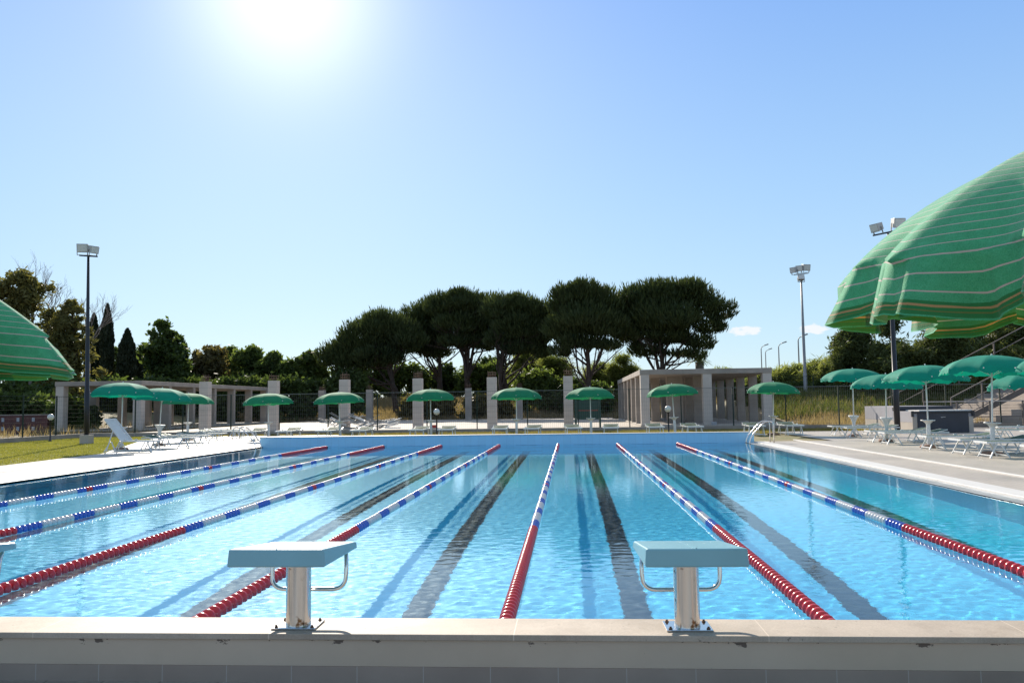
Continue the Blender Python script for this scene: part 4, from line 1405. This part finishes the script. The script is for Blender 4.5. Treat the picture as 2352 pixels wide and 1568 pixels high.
def broad(name, u, vtop, w, y, leaf, seed, label, n=9000, size=.20, group='trees of the left background', vbot=None, bare=False, cat='tree', asp=.5, hole=.5, trunk=True, mat='bark', nb=60):
    x = at(u, 850, y).x; z0 = float(terrain(x, y)); px = PX(y)
    ht = at(u, vtop, y).z - z0; R_ = w / px / 2
    rs = np.random.RandomState(seed)
    bl = []
    hb = ht * .32 if vbot is None else at(u, vbot, y).z - z0
    lob = [(rs.uniform(-.75, .75), rs.uniform(-.5, .5), rs.uniform(.15, .92)) for _ in range(7)]
    for k in range(nb):
        l = lob[k % 7]
        q = min(1, max(0, l[2] + rs.normal() * .12))
        env = math.sqrt(max(.03, 1 - abs(2 * (q - .45)) ** 2.2)) if q > .45 else 1.0
        br = R_ * (.11 + .17 * rs.rand())
        X_ = (l[0] + rs.normal() * .22) * R_ * env; Y_ = (l[1] + rs.normal() * .25) * R_ * env
        zz = hb + (ht - hb) * q
        bl.append((X_, Y_, min(zz, ht - br * .5 - abs(X_) * .25), br * 1.25, br * 1.25, br * .85))
    for k in range(6):
        bl.append((rs.uniform(-.4, .4) * R_, 0, hb + (ht - hb) * rs.uniform(.1, .62), R_ * .5, R_ * .5, (ht - hb) * .2))
    trk = None
    if trunk:
        limbs = [(rs.uniform(.35, .9), (b[0], b[1], b[2]), .05 + .03 * rs.rand()) for b in bl[:12]]
        trk = ((0, 0, -.3), (rs.normal() * .3, 0, ht * .8), .10 + ht * .014, limbs, False)
    return tree(name, x, y, bl, leaf, n, size, label, cat, group, trk, seed, mat, z0, shell=.15, asp=asp)

# big loose eucalyptus trees at the left edge, with bare branches
for (u, vt, w, y, sd_, lab, nn) in [(38, 622, 135, 62, 21, 'tall eucalyptus with a loose yellowish crown rising above the left striped umbrella', 7000),
                                (112, 712, 110, 66, 22, 'yellowish green eucalyptus between the striped umbrella and the floodlight mast', 9000),
                                (163, 690, 100, 64, 23, 'eucalyptus with drooping foliage right behind the left floodlight mast', 12000),
                                (80, 780, 150, 72, 24, 'wide low eucalyptus filling the gap behind the left striped umbrella', 9000)]:
    broad('eucalyptus_tree', u, vt, w, y, M['euc'], sd_, lab, int(nn * 1.05), .21, 'eucalyptus trees at the left', vbot=900 if u != 38 else 740, asp=.35, nb=75)
for (u, v0, vt, y, sd_, lab) in [(75, 720, 605, 63, 31, 'bare dead branches reaching up beside the tall eucalyptus'), (105, 740, 640, 67, 32, 'bare dead twigs standing above the yellowish eucalyptus'), (205, 790, 672, 69, 33, 'thin bare twigs behind the left floodlight mast')]:
    x = at(u, v0, y).x; rs = np.random.RandomState(sd_); px = PX(y)
    zb = at(u, v0, y).z; zt = at(u, vt, y).z; H_ = zt - zb
    t = empty('bare_tree', (x, y, float(terrain(x, y)))); tag(t, lab, 'bare tree', 'bare twiggy trees at the left')
    z0 = t.location.z
    mb = MB(); mb.tube([(0, 0, -.2), (0, 0, zb - z0)], [.16, .10], 6)
    def twig(mb, p, d, L_, r, dep):
        e = p + d * L_
        m = p.lerp(e, .5) + Vector((rs.normal(), 0, rs.normal())) * L_ * .06
        mb.tube([p, m, e], [r, r * .8, r * .5], 4, False)
        if dep:
            for k in range(3):
                d2 = (d + Vector((rs.normal() * .55, rs.normal() * .3, .25 + rs.normal() * .2))).normalized()
                twig(mb, p.lerp(e, .45 + .27 * k), d2, L_ * rs.uniform(.5, .75), r * .55, dep - 1)
    for k in range(4):
        twig(mb, Vector((0, 0, zb - z0)), Vector((rs.normal() * .45 + .15, rs.normal() * .2, 1)).normalized(), H_ * .5, .06, 4)
    mb.build('branches', M['bark_pale'], t)

bgt = [(375, 738, 105, 78, 'darkleaf', 'round dark tree standing highest right of the cypresses', 13000),
       (335, 780, 70, 88, 'broadleaf', 'loose green tree between the broad cypress and the round dark tree', 7000),
       (262, 800, 60, 90, 'broadleaf', 'small light green tree showing between two cypresses', 5000),
       (412, 770, 60, 80, 'darkleaf', 'dark tree at the right shoulder of the round dark tree', 7000),
       (470, 795, 110, 84, 'brownleaf', 'brownish dry looking tree above the left pavilion roof', 13000),
       (515, 785, 90, 90, 'broadleaf', 'light green feathery tree behind the brownish one', 8000),
       (580, 800, 100, 86, 'broadleaf', 'green tree behind the farthest left deck umbrella', 11000),
       (632, 812, 80, 84, 'broadleaf', 'green bushy tree behind the second front column', 10000),
       (668, 800, 60, 82, 'broadleaf', 'light green tree standing just left of the pine row', 8000),
       (715, 806, 75, 84, 'broadleaf', 'green tree tucked against the leftmost pine', 9000)]
for i, (u, vt, w, y, lf, lab, nn) in enumerate(bgt):
    broad('broadleaf_tree', u, vt, w, y, M[lf], 40 + i, lab, int(nn * 1.5), .23, vbot=905)
def shrub(u, vt, w, y, leaf, sd_, label, n=6000, name='shrub', size=.17, grp='shrubs behind the fence', vb=975, asp=.5):
    x = at(u, 900, y).x; z0 = float(terrain(x, y)); px = PX(y); rs = np.random.RandomState(sd_)
    ht = max(.6, at(u, vt, y).z - z0); R_ = w / px / 2
    bl = []
    for k in range(46):
        xx = rs.uniform(-1, 1) * R_ * .92
        br = min(ht * .22, .3 + R_ * .16) * (.6 + .6 * rs.rand())
        zz = (ht - br * .6) * (1 - .55 * abs(xx / R_) ** 3) * rs.rand() ** .6
        bl.append((xx, rs.uniform(-.5, .5) * R_ * .6, zz, br * 1.4, br * 1.4, br))
    return tree(name, x, y, bl, leaf, n, size, label, 'shrub', grp, None, sd_, 'bark', z0, shell=.1, asp=asp)
sh = [(50, 905, 170, 52, 'darkleaf', 'dark clipped hedge rising directly above the maroon wall'), (165, 915, 90, 51, 'darkleaf', 'dark low shrub beside the end column of the left pavilion'), (40, 880, 150, 60, 'darkleaf', 'dark dense hedge behind the maroon wall at the left edge'), (150, 872, 120, 62, 'darkleaf', 'dark hedge behind the left floodlight mast'), (85, 850, 160, 70, 'darkleaf', 'dark tree mass over the maroon wall'),
      (155, 880, 50, 55, 'euc', 'sunlit green bush seen through the end bay of the left pavilion'),
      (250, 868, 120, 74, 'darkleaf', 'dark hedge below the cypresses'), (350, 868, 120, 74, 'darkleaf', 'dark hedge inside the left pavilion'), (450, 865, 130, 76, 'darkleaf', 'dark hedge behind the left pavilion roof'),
      (550, 862, 130, 77, 'darkleaf', 'dark hedge behind the first umbrella of the far row'), (650, 860, 130, 78, 'darkleaf', 'dark hedge behind the second front column'), (735, 868, 110, 79, 'darkleaf', 'dark hedge below the leftmost pine'),
      (800, 872, 90, 79, 'darkleaf', 'dark shrub under the left half of the leftmost pine'), (860, 850, 80, 95, 'broadleaf', 'green shrub behind the trunk of the leftmost pine'), (940, 862, 90, 96, 'broadleaf', 'green shrub between the first and second pine trunks'),
      (1020, 866, 100, 98, 'darkleaf', 'shrub behind the second pine trunk'), (1110, 860, 100, 96, 'broadleaf', 'green shrub right of the forked pine trunk'), (1130, 850, 80, 99, 'darkleaf', 'shrub behind the column between two umbrellas'),
      (1215, 838, 100, 92, 'reed', 'tall light green reeds right of the fourth pine trunk'), (1275, 845, 90, 88, 'reed', 'tall light green reeds left of the fifth pine trunk'), (1240, 880, 130, 82, 'broadleaf', 'bushy green shrub behind the fifth umbrella of the far row'),
      (1385, 862, 90, 86, 'reed', 'light green reeds between the fifth pine and the pavilion'), (1430, 845, 70, 84, 'reed', 'yellowish green reeds at the left corner of the right pavilion'), (1340, 895, 110, 80, 'darkleaf', 'dark shrub behind the notice board'),
      (985, 900, 130, 78.5, 'brownleaf', 'brownish undergrowth below the pines in the middle'), (1120, 905, 110, 78, 'brownleaf', 'brownish undergrowth behind the fourth umbrella of the far row'),
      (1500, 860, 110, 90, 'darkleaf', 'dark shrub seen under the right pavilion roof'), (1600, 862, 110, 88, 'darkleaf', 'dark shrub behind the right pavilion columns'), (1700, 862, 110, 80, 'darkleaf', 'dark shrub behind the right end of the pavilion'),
      (1660, 848, 90, 92, 'reed', 'light reeds showing just above the pavilion roof'),
      (1770, 850, 90, 74, 'reed', 'reeds behind the seventh umbrella of the far row'), (1830, 838, 90, 72, 'reed', 'reeds around the foot of the grey mast'), (1890, 828, 90, 70, 'reed', 'tall yellowish reeds right of the grey mast'), (1920, 815, 60, 68, 'reed', 'tallest reeds beside the right hand pines'),
      (1790, 880, 110, 66, 'darkleaf', 'dark green shrub on the bank behind the seventh umbrella'), (1880, 876, 120, 66, 'darkleaf', 'dark green shrub on the bank right of the grey mast'), (1730, 885, 80, 66, 'darkleaf', 'dark green shrub beside the right end of the pavilion')]
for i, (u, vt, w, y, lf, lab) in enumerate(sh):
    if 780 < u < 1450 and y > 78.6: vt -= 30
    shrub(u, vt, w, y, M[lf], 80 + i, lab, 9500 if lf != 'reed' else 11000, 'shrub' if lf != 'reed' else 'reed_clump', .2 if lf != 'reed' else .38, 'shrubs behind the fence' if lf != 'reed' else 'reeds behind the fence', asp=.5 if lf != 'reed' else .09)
# right hand pines
for i, (u, vt, w, y, lab) in enumerate([(1965, 762, 90, 60, 'young dark pine left of the black mast, behind the striped umbrella'), (2055, 735, 110, 58, 'young dark pine directly behind the black mast'),
                                    (2150, 720, 120, 57, 'young dark pine between the black mast and the stair railing'), (2245, 715, 110, 60, 'young dark pine behind the stair railing'), (2335, 690, 120, 62, 'young dark pine at the right edge of the photo'),
                                    (2440, 690, 130, 62, 'young dark pine beyond the right edge of the photo')]):
    broad('pine_tree', u, vt - 8, w * 1.35, y, M['pine_right'], 130 + i, lab, 30000, .18, 'young pines at the right', vbot=925, asp=.22, nb=100)
# small palm
p = at(1607, 845, 84); z0 = float(terrain(p.x, 84)); t = empty('palm_tree', (p.x, 84, z0)); tag(t, 'small palm with a thick trunk peeking over the right pavilion roof', 'palm')
mb = MB(); mb.tube([(0, 0, 0), (0, 0, p.z - z0 + .6)], [.5, .42], 10); mb.build('trunk', M['bark_pale'], t)
mb = MB(); rs = np.random.RandomState(5)
for k in range(26):
    a = k * 2.4; e = .4 + .6 * rs.rand()
    c0 = Vector((0, 0, p.z - z0 + .6)); dd = Vector((math.cos(a), math.sin(a), 0))
    pr = None
    for j in range(6):
        q = j / 5; cc = c0 + dd * (1.3 * q) + Vector((0, 0, 1.3 * q * e - 1.1 * q * q)); sd_ = Vector((-dd.y, dd.x, 0)) * (.14 * (1 - q) + .02)
        if pr: mb.add([pr[0], pr[1], cc + sd_, cc - sd_], [(0, 1, 2, 3)])
        pr = (cc - sd_, cc + sd_)
mb.build('fronds', M['broadleaf'], t)

# grasses nobody could count
def tufts(name, pts, hgt, mat, label, wid=.012, seed=1, lean=.35):
    rs = np.random.RandomState(seed); n = len(pts)
    a = rs.rand(n) * 6.283
    h = hgt * (.5 + rs.rand(n))
    side = np.stack([np.cos(a), np.sin(a), np.zeros(n)], -1) * wid
    tip = pts + np.stack([rs.normal(size=n) * lean * h, rs.normal(size=n) * lean * h, h], -1)
    V = np.stack([pts - side, pts + side, tip], 1).reshape(-1, 3)
    o = np_obj(name, V, np.arange(3 * n).reshape(-1, 3), mat)
    tag(o, label, 'grass', kind='stuff')
rs = np.random.RandomState(9)
n = 130000
x = rs.uniform(-25.0, -14.4, n); y = 17 + 25.3 * rs.rand(n)
edge = np.where(y < 26.2, -14.85, np.where(y < 36, -15.05 - (y - 26.2) * .40, -19.0 - (y - 36) * .28))
k = x < edge
tufts('lawn_grass', np.stack([x, y, np.zeros(n)], -1)[k], .035, M['blade'], 'short yellowish green lawn grass at the left', .011, 4)
n = 60000
x = rs.uniform(-20, 13.9, n); y = rs.uniform(37, 42.3, n)
tufts('strip_grass', np.stack([x, y, np.zeros(n)], -1)[((x > -11) | (y > 41.1)) & ((x < 9) | (y > 39.3))], .09, M['blade_dry'], 'scruffy grass strip along the kerb behind the far umbrellas', .012, 5)
n = 70000
x = rs.uniform(9, 34, n); y = rs.uniform(43, 66, n)
P_ = np.stack([x, y, terrain(x, y)], -1)
gn = (y > 51) & (rs.rand(n) < .8)
cl = np.sin(x * 1.3) * np.sin(y * .9 + 1) + .5 * rs.normal(size=n)
tufts('dry_grass', P_[(cl > -.3) & ((x > 12.6) | (y > 68)) & ~gn], .42, M['straw'], 'dry straw coloured grass on the bank at the right', .02, 6)
tufts('bank_weeds', P_[((x > 12.6) | (y > 68)) & gn], .42, M['weed'], 'green weeds on the upper part of the bank at the right', .03, 16)
n = 60000
x = rs.uniform(-45, 14, n); y = rs.uniform(76.5, 96, n)
tufts('field_grass', np.stack([x, y, terrain(x, y)], -1), .45, M['straw'], 'dry straw coloured grass under the pines', .03, 7)
n = 1300
x = rs.uniform(-24.8, -32, n); y = rs.uniform(42.2, 60, n)
tufts('weeds', np.stack([x, y, np.full(n, .0)], -1), .5, M['straw'], 'dry weeds beside the left pavilion', .02, 8)

# ------------------------------------------------------------------ big striped umbrellas close to the camera
def big_umbrella(x, y, ztip, rot, seed, label, tilt, liftfn, Rr=1.08, wave=.03, skirt=.165, wf=(11, 19, 37, 15), dome=.43, flare=.2, arc=.85):
    t = empty('striped_umbrella', (x, y, -.015)); tag(t, label, 'umbrella')
    v, f_, uv = canopy_np(Rr, dome, 8, skirt, wf=wf, nt=26, ns=14, nseg=26, sag=.06, wave=wave, seed=seed, fray=.006, rot=rot, flare=flare, lift=liftfn, arc=arc)
    Mt = Matrix.Translation((0, 0, ztip)) @ Matrix.Rotation(R(tilt[0]), 4, 'X') @ Matrix.Rotation(R(tilt[1]), 4, 'Y')
    vv = np.array([tuple(Mt @ Vector(p)) for p in v])
    np_obj('canopy', vv, f_, M['stripe'], t, True, uv)
    mb = MB()
    for g in range(8):
        a = 2 * math.pi * g / 8 + rot
        pts = []
        for k in range(9):
            q = .03 + .97 * k / 8
            rr = .975 * Rr * math.sin(q * arc) / math.sin(arc)
            pts.append(Mt @ Vector((math.cos(a) * rr, math.sin(a) * rr, -.03 + dome * (1 - (1 - math.cos(q * arc)) / (1 - math.cos(arc))))))
        mb.tube(pts, .004, 5)
    mb.build('ribs', M['white_metal'], t)
    mb = MB(); mb.tube([(0, 0, .0), Mt @ Vector((0, 0, dome))], .022, 12); mb.build('pole', M['white_metal'], t)
    mb = MB(); mb.lathe([(0, 0), (.25, 0), (.27, .04), (.23, .1), (.05, .12), (0, .12)], (0, 0, 0), 20); mb.build('base', M['stone_base'], t)
    return t
big_umbrella(2.03, 2.95, 1.84, .30, 5, 'large green umbrella with thin pale stripes and a drooping rim, close at the right edge', (3, 1),
             None, wave=.075, skirt=.19, flare=.06, wf=(13, 22, 41, 17), dome=.50)
big_umbrella(-3.72, 3.9, 1.79, .1, 8, 'green umbrella with thin pale stripes and deep folds, close at the left edge', (0, 0), None, wave=.10, skirt=.185, dome=.48, flare=.35, wf=(17, 27, 45, 13))
